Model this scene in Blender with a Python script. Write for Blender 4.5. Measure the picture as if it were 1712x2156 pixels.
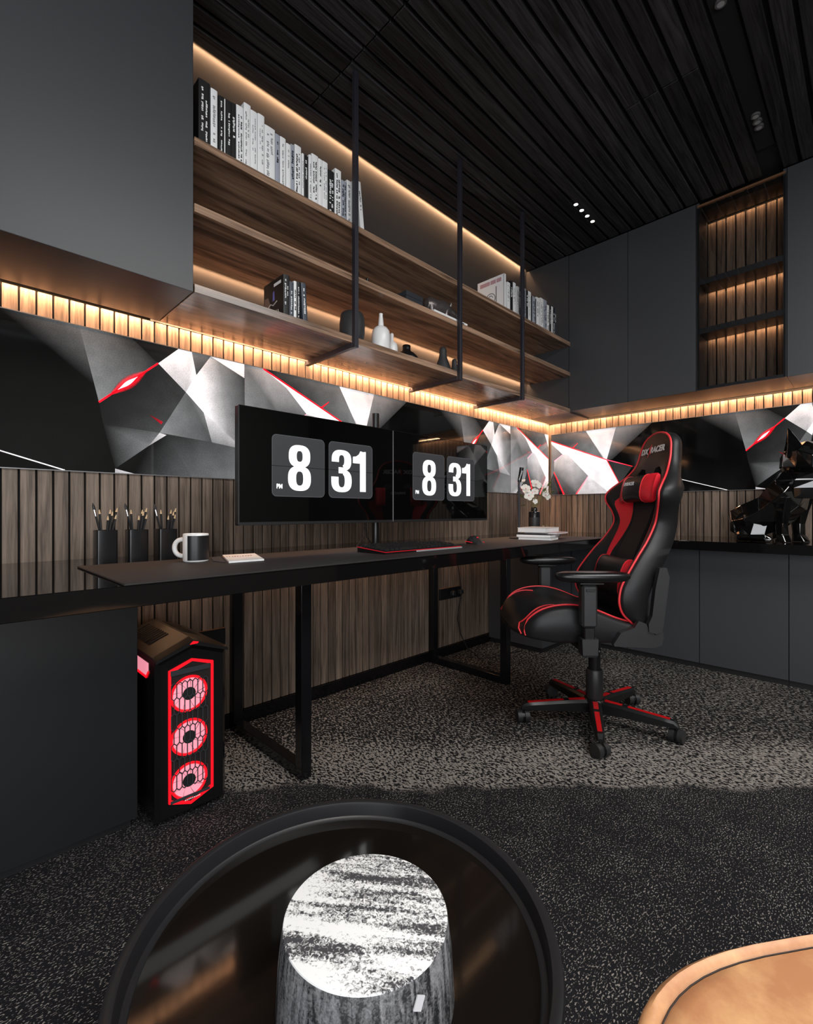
import bpy, bmesh, math, random
from mathutils import Vector, Matrix

# ------------------------------------------------------------------ scene, camera, light
for o in list(bpy.data.objects):
    bpy.data.objects.remove(o, do_unlink=True)
SC = bpy.context.scene
COL = SC.collection
R = math.radians
RND = random.Random(7)

EYE = 0.92
cam = bpy.data.cameras.new('camera')
cam.sensor_fit = 'HORIZONTAL'
cam.sensor_width = 36.0
cam.lens = 993.0 / 1712.0 * 36.0
cam.shift_y = -1.0 / 1712.0
cam.clip_start = 0.02
cam_o = bpy.data.objects.new('camera', cam)
COL.objects.link(cam_o)
cam_o.location = (0, 0, EYE)
cam_o.rotation_euler = (R(90), 0, R(-45))
SC.camera = cam_o

SC.view_settings.view_transform = 'Standard'
SC.view_settings.look = 'None'
SC.view_settings.gamma = 1.0
SC.view_settings.use_curve_mapping = False
SC.view_settings.exposure = 0.0
SC.cycles.max_bounces = 7
SC.cycles.use_denoising = True

world = bpy.data.worlds.new('sky')
SC.world = world
world.use_nodes = True
wn = world.node_tree.nodes
wn['Background'].inputs[0].default_value = (0.75, 0.82, 0.95, 1)
wn['Background'].inputs[1].default_value = 0.6


def area(name, loc, rot, sx, sy, power, color, spread=180):
    l = bpy.data.lights.new(name, 'AREA')
    l.shape = 'RECTANGLE'
    l.size, l.size_y = sx, sy
    l.energy = power
    l.color = color
    l.spread = R(spread)
    o = bpy.data.objects.new(name, l)
    COL.objects.link(o)
    o.location = loc
    o.rotation_euler = rot
    return o


WARM = (1.0, 0.545, 0.285)
# added fill lamps, set in two made-up window openings behind the camera
area('fill_light', (-1.0, -2.58, 1.25), (R(90), 0, 0), 2.0, 2.2, 62, (0.96, 0.98, 1.0))
area('fill_light_side', (-2.18, -1.25, 1.25), (R(90), 0, R(-90)), 2.0, 2.2, 62, (0.96, 0.98, 1.0))
# added overhead fill, given the form of a large ceiling panel out of view
area('overhead_fill_light', (1.25, -1.10, 2.755), (0, 0, 0), 2.2, 1.3, 62, (1.0, 0.985, 0.96))


def spot(name, loc, power, angle=70, blend=0.6, r=0.02, color=(1, 0.95, 0.88)):
    l = bpy.data.lights.new(name, 'SPOT')
    l.energy = power
    l.spot_size = R(angle)
    l.spot_blend = blend
    l.shadow_soft_size = r
    l.color = color
    o = bpy.data.objects.new(name, l)
    COL.objects.link(o)
    o.location = loc
    return o


# ------------------------------------------------------------------ materials
MATS = {}


def nodes_of(m):
    m.use_nodes = True
    nt = m.node_tree
    return nt, nt.nodes, nt.links, nt.nodes['Principled BSDF']


def flat(name, col, rough=0.5, metal=0.0, spec=0.5, coat=0.0, emis=None, es=0.0, bump=0.0, bscale=200, var=0.06):
    if name in MATS:
        return MATS[name]
    m = bpy.data.materials.new(name)
    nt, N, L, P = nodes_of(m)
    P.inputs['Roughness'].default_value = rough
    P.inputs['Metallic'].default_value = metal
    P.inputs['Specular IOR Level'].default_value = spec
    P.inputs['Coat Weight'].default_value = coat
    P.inputs['Coat Roughness'].default_value = 0.03
    tc = N.new('ShaderNodeTexCoord')
    no = N.new('ShaderNodeTexNoise')
    no.inputs['Scale'].default_value = bscale if bump else 9.0
    no.inputs['Detail'].default_value = 3
    L.new(tc.outputs['Object'], no.inputs['Vector'])
    mx = N.new('ShaderNodeMix')
    mx.data_type = 'RGBA'
    L.new(no.outputs['Fac'], mx.inputs[0])
    a = [min(1, c * (1 - var)) for c in col[:3]] + [1]
    b = [min(1, c * (1 + var)) for c in col[:3]] + [1]
    mx.inputs[6].default_value = a
    mx.inputs[7].default_value = b
    L.new(mx.outputs[2], P.inputs['Base Color'])
    if bump:
        bp = N.new('ShaderNodeBump')
        bp.inputs['Strength'].default_value = bump
        bp.inputs['Distance'].default_value = 0.001
        L.new(no.outputs['Fac'], bp.inputs['Height'])
        L.new(bp.outputs['Normal'], P.inputs['Normal'])
    if emis:
        P.inputs['Emission Color'].default_value = (*emis, 1)
        P.inputs['Emission Strength'].default_value = es
    MATS[name] = m
    return m


def wood(name, dark, light, axis='Z', rough=0.45, scale=1.0, bump=0.25, rndv=0.35, coat=0.0, contrast=(0.3, 0.72)):
    m = bpy.data.materials.new(name)
    nt, N, L, P = nodes_of(m)
    tc = N.new('ShaderNodeTexCoord')
    oi = N.new('ShaderNodeObjectInfo')
    ad = N.new('ShaderNodeVectorMath'); ad.operation = 'ADD'
    sc = N.new('ShaderNodeVectorMath'); sc.operation = 'SCALE'
    cb = N.new('ShaderNodeCombineXYZ')
    for i in range(3):
        L.new(oi.outputs['Random'], cb.inputs[i])
    L.new(cb.outputs[0], sc.inputs[0]); sc.inputs['Scale'].default_value = 37.0
    L.new(tc.outputs['Object'], ad.inputs[0]); L.new(sc.outputs[0], ad.inputs[1])
    mp = N.new('ShaderNodeMapping')
    s = {'X': (0.9, 10, 26) if bump < .2 else (1.2, 26, 26), 'Y': (26, 1.2, 26), 'Z': (26, 26, 1.2)}[axis]
    mp.inputs['Scale'].default_value = [v * scale for v in s]
    L.new(ad.outputs[0], mp.inputs['Vector'])
    n1 = N.new('ShaderNodeTexNoise')
    n1.inputs['Scale'].default_value = 1.0; n1.inputs['Detail'].default_value = 5
    n1.inputs['Distortion'].default_value = 2.2 if bump < .2 else 1.6
    L.new(mp.outputs[0], n1.inputs['Vector'])
    n2 = N.new('ShaderNodeTexNoise')
    n2.inputs['Scale'].default_value = 9.0; n2.inputs['Detail'].default_value = 2
    L.new(mp.outputs[0], n2.inputs['Vector'])
    mm = N.new('ShaderNodeMath'); mm.operation = 'MULTIPLY_ADD'
    L.new(n2.outputs['Fac'], mm.inputs[0]); mm.inputs[1].default_value = 0.35
    L.new(n1.outputs['Fac'], mm.inputs[2])
    rp = N.new('ShaderNodeValToRGB')
    rp.color_ramp.elements[0].position = contrast[0] + 0.17
    rp.color_ramp.elements[1].position = contrast[1] + 0.17
    rp.color_ramp.elements[0].color = (*dark, 1)
    rp.color_ramp.elements[1].color = (*light, 1)
    L.new(mm.outputs[0], rp.inputs['Fac'])
    hs = N.new('ShaderNodeHueSaturation')
    mr = N.new('ShaderNodeMapRange')
    mr.inputs['To Min'].default_value = 1 - rndv; mr.inputs['To Max'].default_value = 1 + rndv
    L.new(oi.outputs['Random'], mr.inputs['Value'])
    L.new(mr.outputs[0], hs.inputs['Value'])
    L.new(rp.outputs[0], hs.inputs['Color'])
    L.new(hs.outputs[0], P.inputs['Base Color'])
    P.inputs['Roughness'].default_value = rough
    P.inputs['Coat Weight'].default_value = coat
    P.inputs['Coat Roughness'].default_value = 0.25
    bp = N.new('ShaderNodeBump')
    bp.inputs['Strength'].default_value = bump; bp.inputs['Distance'].default_value = 0.002
    L.new(mm.outputs[0], bp.inputs['Height'])
    L.new(bp.outputs['Normal'], P.inputs['Normal'])
    MATS[name] = m
    return m


M_BOARD = wood('walnut_board', (0.075, 0.051, 0.037), (0.275, 0.205, 0.155), 'Z', 0.5, 1.5, 0.3, 0.22)
M_SHELF = wood('walnut_shelf', (0.095, 0.056, 0.036), (0.50, 0.315, 0.208), 'X', 0.22, 1.0, 0.06, 0.05, coat=0.1)
M_CEIL = wood('charred_ash', (0.0035, 0.0034, 0.0042), (0.042, 0.041, 0.045), 'X', 0.5, 1.7, 0.9, 0.45)
M_GREY = flat('graphite_laminate', (0.047, 0.049, 0.054), 0.42, bump=0.02, bscale=900)
M_GREYW = flat('graphite_wall_panel', (0.050, 0.049, 0.050), 0.5)
M_BLACK = flat('matt_black', (0.010, 0.010, 0.011), 0.5)
M_GAP = flat('shadow_gap_black', (0.004, 0.004, 0.004), 0.8)
M_STEEL = flat('powder_coated_steel', (0.020, 0.020, 0.028), 0.45, metal=0.0)
M_GLOSS = flat('black_gloss_lacquer', (0.0045, 0.0040, 0.0040), 0.05, spec=0.5)
M_LEG = flat('black_gloss_steel', (0.004, 0.004, 0.005), 0.18)
M_WHITE = flat('white_paper', (0.88, 0.88, 0.88), 0.55)
M_CER = flat('white_ceramic', (0.82, 0.82, 0.81), 0.25)
M_DCER = flat('dark_ceramic', (0.035, 0.036, 0.038), 0.55, bump=0.3, bscale=120, var=0.3)
M_RED = flat('red_leather', (0.80, 0.014, 0.030), 0.42, bump=0.08, bscale=500)
M_PIPE = flat('red_piping', (0.80, 0.035, 0.045), 0.45)
M_LEATH = flat('black_leather', (0.010, 0.010, 0.011), 0.46, spec=0.38, bump=0.12, bscale=420)
M_FABR = flat('black_fabric', (0.012, 0.0105, 0.011), 0.72, bump=0.35, bscale=900)
M_PLAST = flat('black_plastic', (0.020, 0.020, 0.021), 0.42)
M_PLASTD = flat('dark_nylon', (0.0065, 0.0065, 0.007), 0.3)
M_REDG = flat('red_gloss_strip', (0.52, 0.006, 0.008), 0.22)
M_MATF = flat('desk_mat_leather', (0.020, 0.0165, 0.0165), 0.55, bump=0.25, bscale=700)
M_LED = flat('warm_led', (0.9, 0.7, 0.5), 0.5, emis=(1.0, 0.66, 0.33), es=6.0)
M_LAMP = flat('downlight_lens', (0.9, 0.9, 0.9), 0.3, emis=(1.0, 0.95, 0.9), es=4.0)
M_CHROME = flat('brushed_metal', (0.55, 0.55, 0.56), 0.25, metal=1.0)
M_PINK = flat('lit_fan_blade', (0.5, 0.2, 0.25), 0.5, emis=(1.0, 0.33, 0.42), es=0.80)
M_REDL = flat('lit_red_strip', (0.5, 0.0, 0.0), 0.4, emis=(1.0, 0.004, 0.012), es=1.6)
M_REDL2 = flat('keyboard_red_light', (0.4, 0.0, 0.0), 0.4, emis=(1.0, 0.02, 0.05), es=0.55)
M_DIGIT = flat('lit_digit', (0.6, 0.6, 0.6), 0.5, emis=(0.93, 0.96, 0.96), es=0.85)
M_CARD = flat('lit_card', (0.01, 0.01, 0.01), 0.5, emis=(0.026, 0.028, 0.032), es=1.0)
M_CARDE = flat('lit_card_edge', (0.02, 0.02, 0.02), 0.5, emis=(0.075, 0.08, 0.088), es=1.0)
M_SCREEN = flat('screen_glass', (0.002, 0.002, 0.002), 0.03, spec=0.5)
M_STAT = flat('black_glazed_resin', (0.003, 0.003, 0.003), 0.045, spec=0.6, coat=1.0)


def glass_mat():
    m = bpy.data.materials.new('door_glass')
    m.use_nodes = True
    nt = m.node_tree; N = nt.nodes; L = nt.links
    N.remove(N['Principled BSDF'])
    out = N['Material Output']
    tr = N.new('ShaderNodeBsdfTransparent'); tr.inputs[0].default_value = (0.80, 0.80, 0.80, 1)
    gl = N.new('ShaderNodeBsdfGlossy'); gl.inputs['Roughness'].default_value = 0.01
    fr = N.new('ShaderNodeFresnel'); fr.inputs[0].default_value = 1.5
    mx = N.new('ShaderNodeMixShader')
    L.new(fr.outputs[0], mx.inputs[0]); L.new(tr.outputs[0], mx.inputs[1]); L.new(gl.outputs[0], mx.inputs[2])
    L.new(mx.outputs[0], out.inputs[0])
    return m


M_GLASS = glass_mat()


def carpet_mat():
    m = bpy.data.materials.new('flecked_carpet')
    nt, N, L, P = nodes_of(m)
    tc = N.new('ShaderNodeTexCoord')

    def math_(op, a, b=None, c=None):
        n = N.new('ShaderNodeMath'); n.operation = op
        for i, v in enumerate((a, b, c)):
            if v is None:
                continue
            if isinstance(v, (int, float)):
                n.inputs[i].default_value = v
            else:
                L.new(v, n.inputs[i])
        return n.outputs[0]

    def noise(scale, det=2, dist=0.0, vec=None):
        n = N.new('ShaderNodeTexNoise')
        n.inputs['Scale'].default_value = scale; n.inputs['Detail'].default_value = det
        n.inputs['Distortion'].default_value = dist
        L.new(vec if vec else tc.outputs['Object'], n.inputs['Vector'])
        return n.outputs['Fac']

    sep = N.new('ShaderNodeSeparateXYZ'); L.new(tc.outputs['Object'], sep.inputs[0])
    d = math_('MULTIPLY', math_('ADD', sep.outputs[0], sep.outputs[1]), 0.7071)
    d = math_('ADD', d, math_('MULTIPLY', math_('SUBTRACT', noise(5, 4), 0.5), 0.17))

    def step(x, a, b):
        n = N.new('ShaderNodeMapRange'); n.interpolation_type = 'SMOOTHSTEP'
        n.inputs['From Min'].default_value = a; n.inputs['From Max'].default_value = b
        L.new(x, n.inputs['Value']); return n.outputs[0]

    loop = step(d, 1.56, 1.60)
    mp = N.new('ShaderNodeMapping'); mp.inputs['Rotation'].default_value = (0, 0, R(45))
    mp.inputs['Scale'].default_value = (1.7, 1.0, 1.0)
    L.new(tc.outputs['Object'], mp.inputs['Vector'])
    mp2 = N.new('ShaderNodeMapping'); mp2.inputs['Rotation'].default_value = (0, 0, R(20))
    mp2.inputs['Scale'].default_value = (1.0, 1.9, 1.0)
    L.new(tc.outputs['Object'], mp2.inputs['Vector'])
    # sparse flecks of the cut pile
    f1 = noise(165, 2, 0.4, mp2.outputs[0])
    clus = math_('MULTIPLY', math_('SUBTRACT', noise(9, 2), 0.5), 0.10)
    fleck = step(math_('ADD', f1, clus), 0.575, 0.645)
    # dense loops of the woven zone
    f2 = noise(78, 2, 0.5, mp.outputs[0])
    band = math_('SUBTRACT', 1.0, step(d, 1.78, 1.95))  # lighter band: carpet stripe, with a patch of light painted in
    f2b = math_('ADD', f2, math_('MULTIPLY', band, 0.065))
    f2b = math_('ADD', f2b, math_('MULTIPLY', math_('SUBTRACT', noise(3.0, 3), 0.5), 0.10))
    loops = step(f2b, 0.535, 0.585)
    tint = N.new('ShaderNodeMix'); tint.data_type = 'RGBA'
    L.new(noise(60, 2), tint.inputs[0])
    tint.inputs[6].default_value = (0.19, 0.19, 0.20, 1); tint.inputs[7].default_value = (0.36, 0.31, 0.26, 1)
    tint2 = N.new('ShaderNodeMix'); tint2.data_type = 'RGBA'
    L.new(noise(40, 2), tint2.inputs[0])
    tint2.inputs[6].default_value = (0.235, 0.215, 0.20, 1); tint2.inputs[7].default_value = (0.33, 0.30, 0.27, 1)
    c1 = N.new('ShaderNodeMix'); c1.data_type = 'RGBA'
    L.new(fleck, c1.inputs[0]); c1.inputs[6].default_value = (0.0125, 0.0125, 0.0145, 1); L.new(tint.outputs[2], c1.inputs[7])
    c2 = N.new('ShaderNodeMix'); c2.data_type = 'RGBA'
    L.new(loops, c2.inputs[0]); c2.inputs[6].default_value = (0.012, 0.0115, 0.012, 1); L.new(tint2.outputs[2], c2.inputs[7])
    c3 = N.new('ShaderNodeMix'); c3.data_type = 'RGBA'
    L.new(loop, c3.inputs[0]); L.new(c1.outputs[2], c3.inputs[6]); L.new(c2.outputs[2], c3.inputs[7])
    L.new(c3.outputs[2], P.inputs['Base Color'])
    P.inputs['Roughness'].default_value = 0.95
    P.inputs['Specular IOR Level'].default_value = 0.1
    bp = N.new('ShaderNodeBump'); bp.inputs['Strength'].default_value = 0.6; bp.inputs['Distance'].default_value = 0.004
    hh = N.new('ShaderNodeMix'); hh.data_type = 'FLOAT'
    L.new(loop, hh.inputs[0]); L.new(f1, hh.inputs[2]); L.new(f2, hh.inputs[3])
    L.new(hh.outputs[0], bp.inputs['Height']); L.new(bp.outputs['Normal'], P.inputs['Normal'])
    return m


M_CARPET = carpet_mat()


def print_mat():
    """glossy printed glass, lit from behind; the picture comes from the per-corner colours"""
    m = bpy.data.materials.new('backlit_print')
    nt, N, L, P = nodes_of(m)
    at = N.new('ShaderNodeVertexColor'); at.layer_name = 'print'
    tc = N.new('ShaderNodeTexCoord')
    no = N.new('ShaderNodeTexNoise'); no.inputs['Scale'].default_value = 230; no.inputs['Detail'].default_value = 4
    L.new(tc.outputs['Object'], no.inputs['Vector'])
    n2 = N.new('ShaderNodeTexNoise'); n2.inputs['Scale'].default_value = 14; n2.inputs['Detail'].default_value = 4
    L.new(tc.outputs['Object'], n2.inputs['Vector'])
    mr = N.new('ShaderNodeMapRange'); mr.inputs['From Min'].default_value = 0.25; mr.inputs['From Max'].default_value = 0.75
    mr.inputs['To Min'].default_value = 0.78; mr.inputs['To Max'].default_value = 1.22
    L.new(no.outputs['Fac'], mr.inputs['Value'])
    m2 = N.new('ShaderNodeMapRange'); m2.inputs['From Min'].default_value = 0.25; m2.inputs['From Max'].default_value = 0.75
    m2.inputs['To Min'].default_value = 0.80; m2.inputs['To Max'].default_value = 1.2
    L.new(n2.outputs['Fac'], m2.inputs['Value'])
    mu = N.new('ShaderNodeMath'); mu.operation = 'MULTIPLY'
    L.new(mr.outputs[0], mu.inputs[0]); L.new(m2.outputs[0], mu.inputs[1])
    vm = N.new('ShaderNodeVectorMath'); vm.operation = 'SCALE'
    L.new(at.outputs['Color'], vm.inputs[0]); L.new(mu.outputs[0], vm.inputs['Scale'])
    dk = N.new('ShaderNodeVectorMath'); dk.operation = 'SCALE'; dk.inputs['Scale'].default_value = 0.5
    L.new(vm.outputs[0], dk.inputs[0])
    L.new(dk.outputs[0], P.inputs['Base Color'])
    L.new(vm.outputs[0], P.inputs['Emission Color'])
    P.inputs['Emission Strength'].default_value = 0.85
    P.inputs['Roughness'].default_value = 0.06
    return m


M_PRINT = print_mat()


def stone_mat(name, side):
    m = bpy.data.materials.new(name)
    nt, N, L, P = nodes_of(m)
    tc = N.new('ShaderNodeTexCoord')
    mp = N.new('ShaderNodeMapping')
    if side:
        mp.inputs['Scale'].default_value = (90, 90, 9); mp.inputs['Rotation'].default_value = (0.35, 0.2, 0)
    else:
        mp.inputs['Rotation'].default_value = (0, 0, R(37)); mp.inputs['Scale'].default_value = (3.5, 34, 1)
    L.new(tc.outputs['Object'], mp.inputs['Vector'])
    n1 = N.new('ShaderNodeTexNoise'); n1.inputs['Scale'].default_value = 1.0; n1.inputs['Detail'].default_value = 6
    n1.inputs['Distortion'].default_value = 0.8
    L.new(mp.outputs[0], n1.inputs['Vector'])
    n2 = N.new('ShaderNodeTexNoise'); n2.inputs['Scale'].default_value = 260; n2.inputs['Detail'].default_value = 2
    n2.inputs['Distortion'].default_value = 1.0
    L.new(tc.outputs['Object'], n2.inputs['Vector'])
    mm = N.new('ShaderNodeMath'); mm.operation = 'MULTIPLY_ADD'
    L.new(n2.outputs['Fac'], mm.inputs[0]); mm.inputs[1].default_value = 0.55; L.new(n1.outputs['Fac'], mm.inputs[2])
    rp = N.new('ShaderNodeValToRGB'); e = rp.color_ramp.elements
    if side:
        e[0].position = 0.66; e[0].color = (0.010, 0.011, 0.013, 1)
        e[1].position = 0.98; e[1].color = (0.22, 0.22, 0.23, 1)
    else:
        e[0].position = 0.68; e[0].color = (0.045, 0.045, 0.05, 1)
        e[1].position = 0.81; e[1].color = (0.80, 0.80, 0.80, 1)
    L.new(mm.outputs[0], rp.inputs['Fac']); L.new(rp.outputs[0], P.inputs['Base Color'])
    P.inputs['Roughness'].default_value = 0.55
    return m


M_STONE = stone_mat('veined_stone_top', False)
M_STONES = stone_mat('veined_stone_side', True)


def tan_mat():
    m = flat('tan_leather', (0.56, 0.30, 0.135), 0.45, bump=0.25, bscale=60, var=0.16)
    return m


M_TAN = tan_mat()
_nt, _N, _L, _P = nodes_of(M_TAN)
_mix = _P.inputs['Base Color'].links[0].from_node
_no = _N.new('ShaderNodeTexNoise'); _no.inputs['Scale'].default_value = 11; _no.inputs['Detail'].default_value = 7; _no.inputs['Roughness'].default_value = .65
_L.new(_N['Texture Coordinate'].outputs['Object'], _no.inputs['Vector'])
_rp = _N.new('ShaderNodeValToRGB'); _rp.color_ramp.elements[0].position = .36; _rp.color_ramp.elements[1].position = .60
_rp.color_ramp.elements[0].color = (.46, .205, .092, 1); _rp.color_ramp.elements[1].color = (.66, .365, .170, 1)
_L.new(_no.outputs['Fac'], _rp.inputs['Fac']); _L.new(_rp.outputs[0], _P.inputs['Base Color'])


# ------------------------------------------------------------------ mesh helpers
class MB:
    def __init__(self):
        self.v = []; self.f = []

    def add(self, vs, fs):
        b = len(self.v)
        self.v += [tuple(v) for v in vs]
        self.f += [tuple(i + b for i in f) for f in fs]
        return self

    def box(self, x0, x1, y0, y1, z0, z1, c=0.0, M=None):
        if c <= 0:
            vs = [(x, y, z) for x in (x0, x1) for y in (y0, y1) for z in (z0, z1)]
            fs = [(0, 1, 3, 2), (4, 6, 7, 5), (0, 4, 5, 1), (2, 3, 7, 6), (0, 2, 6, 4), (1, 5, 7, 3)]
        else:
            vs = []; idx = {}
            for sx in (0, 1):
                for sy in (0, 1):
                    for sz in (0, 1):
                        X, Y, Z = (x0, x1)[sx], (y0, y1)[sy], (z0, z1)[sz]
                        dx, dy, dz = (c, -c)[sx], (c, -c)[sy], (c, -c)[sz]
                        idx[sx, sy, sz, 'x'] = len(vs); vs.append((X, Y + dy, Z + dz))
                        idx[sx, sy, sz, 'y'] = len(vs); vs.append((X + dx, Y, Z + dz))
                        idx[sx, sy, sz, 'z'] = len(vs); vs.append((X + dx, Y + dy, Z))
            fs = []
            for s in (0, 1):
                fs.append([idx[s, 0, 0, 'x'], idx[s, 0, 1, 'x'], idx[s, 1, 1, 'x'], idx[s, 1, 0, 'x']])
                fs.append([idx[0, s, 0, 'y'], idx[1, s, 0, 'y'], idx[1, s, 1, 'y'], idx[0, s, 1, 'y']])
                fs.append([idx[0, 0, s, 'z'], idx[0, 1, s, 'z'], idx[1, 1, s, 'z'], idx[1, 0, s, 'z']])
            for a in (0, 1):
                for b in (0, 1):
                    fs.append([idx[a, b, 0, 'x'], idx[a, b, 1, 'x'], idx[a, b, 1, 'y'], idx[a, b, 0, 'y']])
                    fs.append([idx[a, 0, b, 'x'], idx[a, 1, b, 'x'], idx[a, 1, b, 'z'], idx[a, 0, b, 'z']])
                    fs.append([idx[0, a, b, 'y'], idx[1, a, b, 'y'], idx[1, a, b, 'z'], idx[0, a, b, 'z']])
            for k in [(a, b, d) for a in (0, 1) for b in (0, 1) for d in (0, 1)]:
                fs.append([idx[(*k, 'x')], idx[(*k, 'y')], idx[(*k, 'z')]])
        if M is not None:
            vs = [M @ Vector(v) for v in vs]
        return self.add(vs, fs)

    def prism(self, pts, ext, M=None):
        """pts: closed 3D outline; ext: extrusion vector"""
        n = len(pts); e = Vector(ext)
        vs = [Vector(p) for p in pts] + [Vector(p) + e for p in pts]
        fs = [tuple(range(n)), tuple(range(2 * n - 1, n - 1, -1))] + [(i, (i + 1) % n, n + (i + 1) % n, n + i) for i in range(n)]
        if M is not None:
            vs = [M @ v for v in vs]
        return self.add(vs, fs)

    def cyl(self, p0, p1, r0, r1=None, n=20, caps=True):
        return self.loft_path([p0, p1], [r0, r0 if r1 is None else r1], n, caps)

    def loft_path(self, path, radii, n=10, caps=True, closed=False):
        P = [Vector(p) for p in path]
        m = len(P)
        if not hasattr(radii, '__len__'):
            radii = [radii] * m
        up = None
        vs = []
        for i in range(m):
            a = P[(i - 1) % m] if (closed or i > 0) else P[i]
            b = P[(i + 1) % m] if (closed or i < m - 1) else P[i]
            t = (b - a)
            t = t.normalized() if t.length > 1e-9 else Vector((0, 0, 1))
            if up is None:
                up = Vector((0, 0, 1)) if abs(t.z) < 0.9 else Vector((1, 0, 0))
                up = (up - t * up.dot(t)).normalized()
            else:
                up = up - t * up.dot(t)
                up = up.normalized() if up.length > 1e-6 else t.orthogonal().normalized()
            s = t.cross(up)
            for k in range(n):
                a_ = 2 * math.pi * k / n
                vs.append(P[i] + (up * math.cos(a_) + s * math.sin(a_)) * radii[i])
        fs = []
        mm = m if closed else m - 1
        for i in range(mm):
            j = (i + 1) % m
            for k in range(n):
                k2 = (k + 1) % n
                fs.append((i * n + k, j * n + k, j * n + k2, i * n + k2))
        if caps and not closed:
            fs.append(tuple(range(n))); fs.append(tuple(range(m * n - 1, (m - 1) * n - 1, -1)))
        return self.add(vs, fs)

    def lathe(self, prof, c=(0, 0, 0), n=32):
        """prof: [(r, z)], closed with caps where r > 0 at the ends"""
        vs = []; fs = []
        for r, z in prof:
            for k in range(n):
                a = 2 * math.pi * k / n
                vs.append((c[0] + r * math.cos(a), c[1] + r * math.sin(a), c[2] + z))
        for i in range(len(prof) - 1):
            for k in range(n):
                k2 = (k + 1) % n
                fs.append((i * n + k, i * n + k2, (i + 1) * n + k2, (i + 1) * n + k))
        fs.append(tuple(range(n - 1, -1, -1)))
        fs.append(tuple(range((len(prof) - 1) * n, len(prof) * n)))
        return self.add(vs, fs)

    def rings(self, rings, caps=True, closed=False):
        n = len(rings[0]); m = len(rings)
        vs = [p for r in rings for p in r]
        fs = []
        for i in range(m if closed else m - 1):
            j = (i + 1) % m
            for k in range(n):
                k2 = (k + 1) % n
                fs.append((i * n + k, i * n + k2, j * n + k2, j * n + k))
        if caps and not closed:
            fs.append(tuple(range(n - 1, -1, -1))); fs.append(tuple(range((m - 1) * n, m * n)))
        return self.add(vs, fs)

    def grid(self, rows):
        n = len(rows[0]); vs = [p for r in rows for p in r]
        fs = [(i * n + k, i * n + k + 1, (i + 1) * n + k + 1, (i + 1) * n + k) for i in range(len(rows) - 1) for k in range(n - 1)]
        return self.add(vs, fs)

    def ball(self, c, rx, ry, rz, n=16, m=10, M=None):
        rs = []
        for i in range(1, m):
            p = math.pi * i / m
            rs.append([(c[0] + rx * math.sin(p) * math.cos(2 * math.pi * k / n), c[1] + ry * math.sin(p) * math.sin(2 * math.pi * k / n), c[2] - rz * math.cos(p)) for k in range(n)])
        if M is not None:
            rs = [[M @ Vector(p) for p in r] for r in rs]
        return self.rings(rs)

    def mesh(self, name, smooth=False, angle=None):
        me = bpy.data.meshes.new(name)
        me.from_pydata([tuple(v) for v in self.v], [], self.f)
        bm = bmesh.new(); bm.from_mesh(me)
        bmesh.ops.recalc_face_normals(bm, faces=bm.faces)
        bm.to_mesh(me); bm.free()
        if smooth:
            for p in me.polygons:
                p.use_smooth = True
            if angle:
                try:
                    me.set_sharp_from_angle(angle=R(angle))
                except Exception:
                    pass
        me.update()
        return me


def put(name, mb, mat, parent=None, smooth=False, angle=40, loc=None, rot=None):
    """a mesh object; a top-level one gets its origin at the middle of its base"""
    if isinstance(mb, MB):
        if parent is None and loc is None:
            xs = [v[0] for v in mb.v]; ys = [v[1] for v in mb.v]; zs = [v[2] for v in mb.v]
            loc = ((min(xs) + max(xs)) / 2, (min(ys) + max(ys)) / 2, min(zs))
            mb.v = [(v[0] - loc[0], v[1] - loc[1], v[2] - loc[2]) for v in mb.v]
        me = mb.mesh(name, smooth, angle)
    else:
        me = mb
    if mat is not None and not me.materials:
        me.materials.append(mat)
    o = bpy.data.objects.new(name, me)
    COL.objects.link(o)
    if parent is not None:
        o.parent = parent
    if loc is not None:
        o.location = loc
    if rot is not None:
        o.rotation_euler = rot
    return o


def tag(o, label, cat, group=None, kind=None):
    o['label'] = label
    o['category'] = cat
    if group:
        o['group'] = group
    if kind:
        o['kind'] = kind
    return o


def thing(name, label, cat, loc=(0, 0, 0), rz=0.0, group=None, kind=None):
    o = bpy.data.objects.new(name, None)
    o.empty_display_size = 0.1
    COL.objects.link(o)
    o.location = loc
    o.rotation_euler = (0, 0, rz)
    return tag(o, label, cat, group, kind)


def B(*a, **k):
    return MB().box(*a, **k)


def text_mesh(s, size, M, extrude=0.0004, bold=0.0, squash=1.0):
    cu = bpy.data.curves.new('t', 'FONT')
    cu.body = s; cu.size = size; cu.extrude = extrude; cu.offset = bold
    cu.align_x = 'CENTER'; cu.align_y = 'CENTER'; cu.resolution_u = 4
    ob = bpy.data.objects.new('t', cu); COL.objects.link(ob)
    dg = bpy.context.evaluated_depsgraph_get()
    me = bpy.data.meshes.new_from_object(ob.evaluated_get(dg))
    bpy.data.objects.remove(ob, do_unlink=True)
    me.transform(M @ Matrix.Diagonal((squash, 1, 1, 1)))
    return me


def frame(o, x, y):
    """matrix with origin o, local x axis x, local y axis y"""
    x = Vector(x).normalized(); y = Vector(y); y = (y - x * y.dot(x)).normalized(); z = x.cross(y)
    return Matrix(((x.x, y.x, z.x, o[0]), (x.y, y.y, z.y, o[1]), (x.z, y.z, z.z, o[2]), (0, 0, 0, 1)))


def interp(tab, x):
    if x <= tab[0][0]:
        return tab[0][1]
    for (a, b), (c, d) in zip(tab, tab[1:]):
        if x <= c:
            t = (x - a) / (c - a)
            return b + (d - b) * t
    return tab[-1][1]


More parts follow.
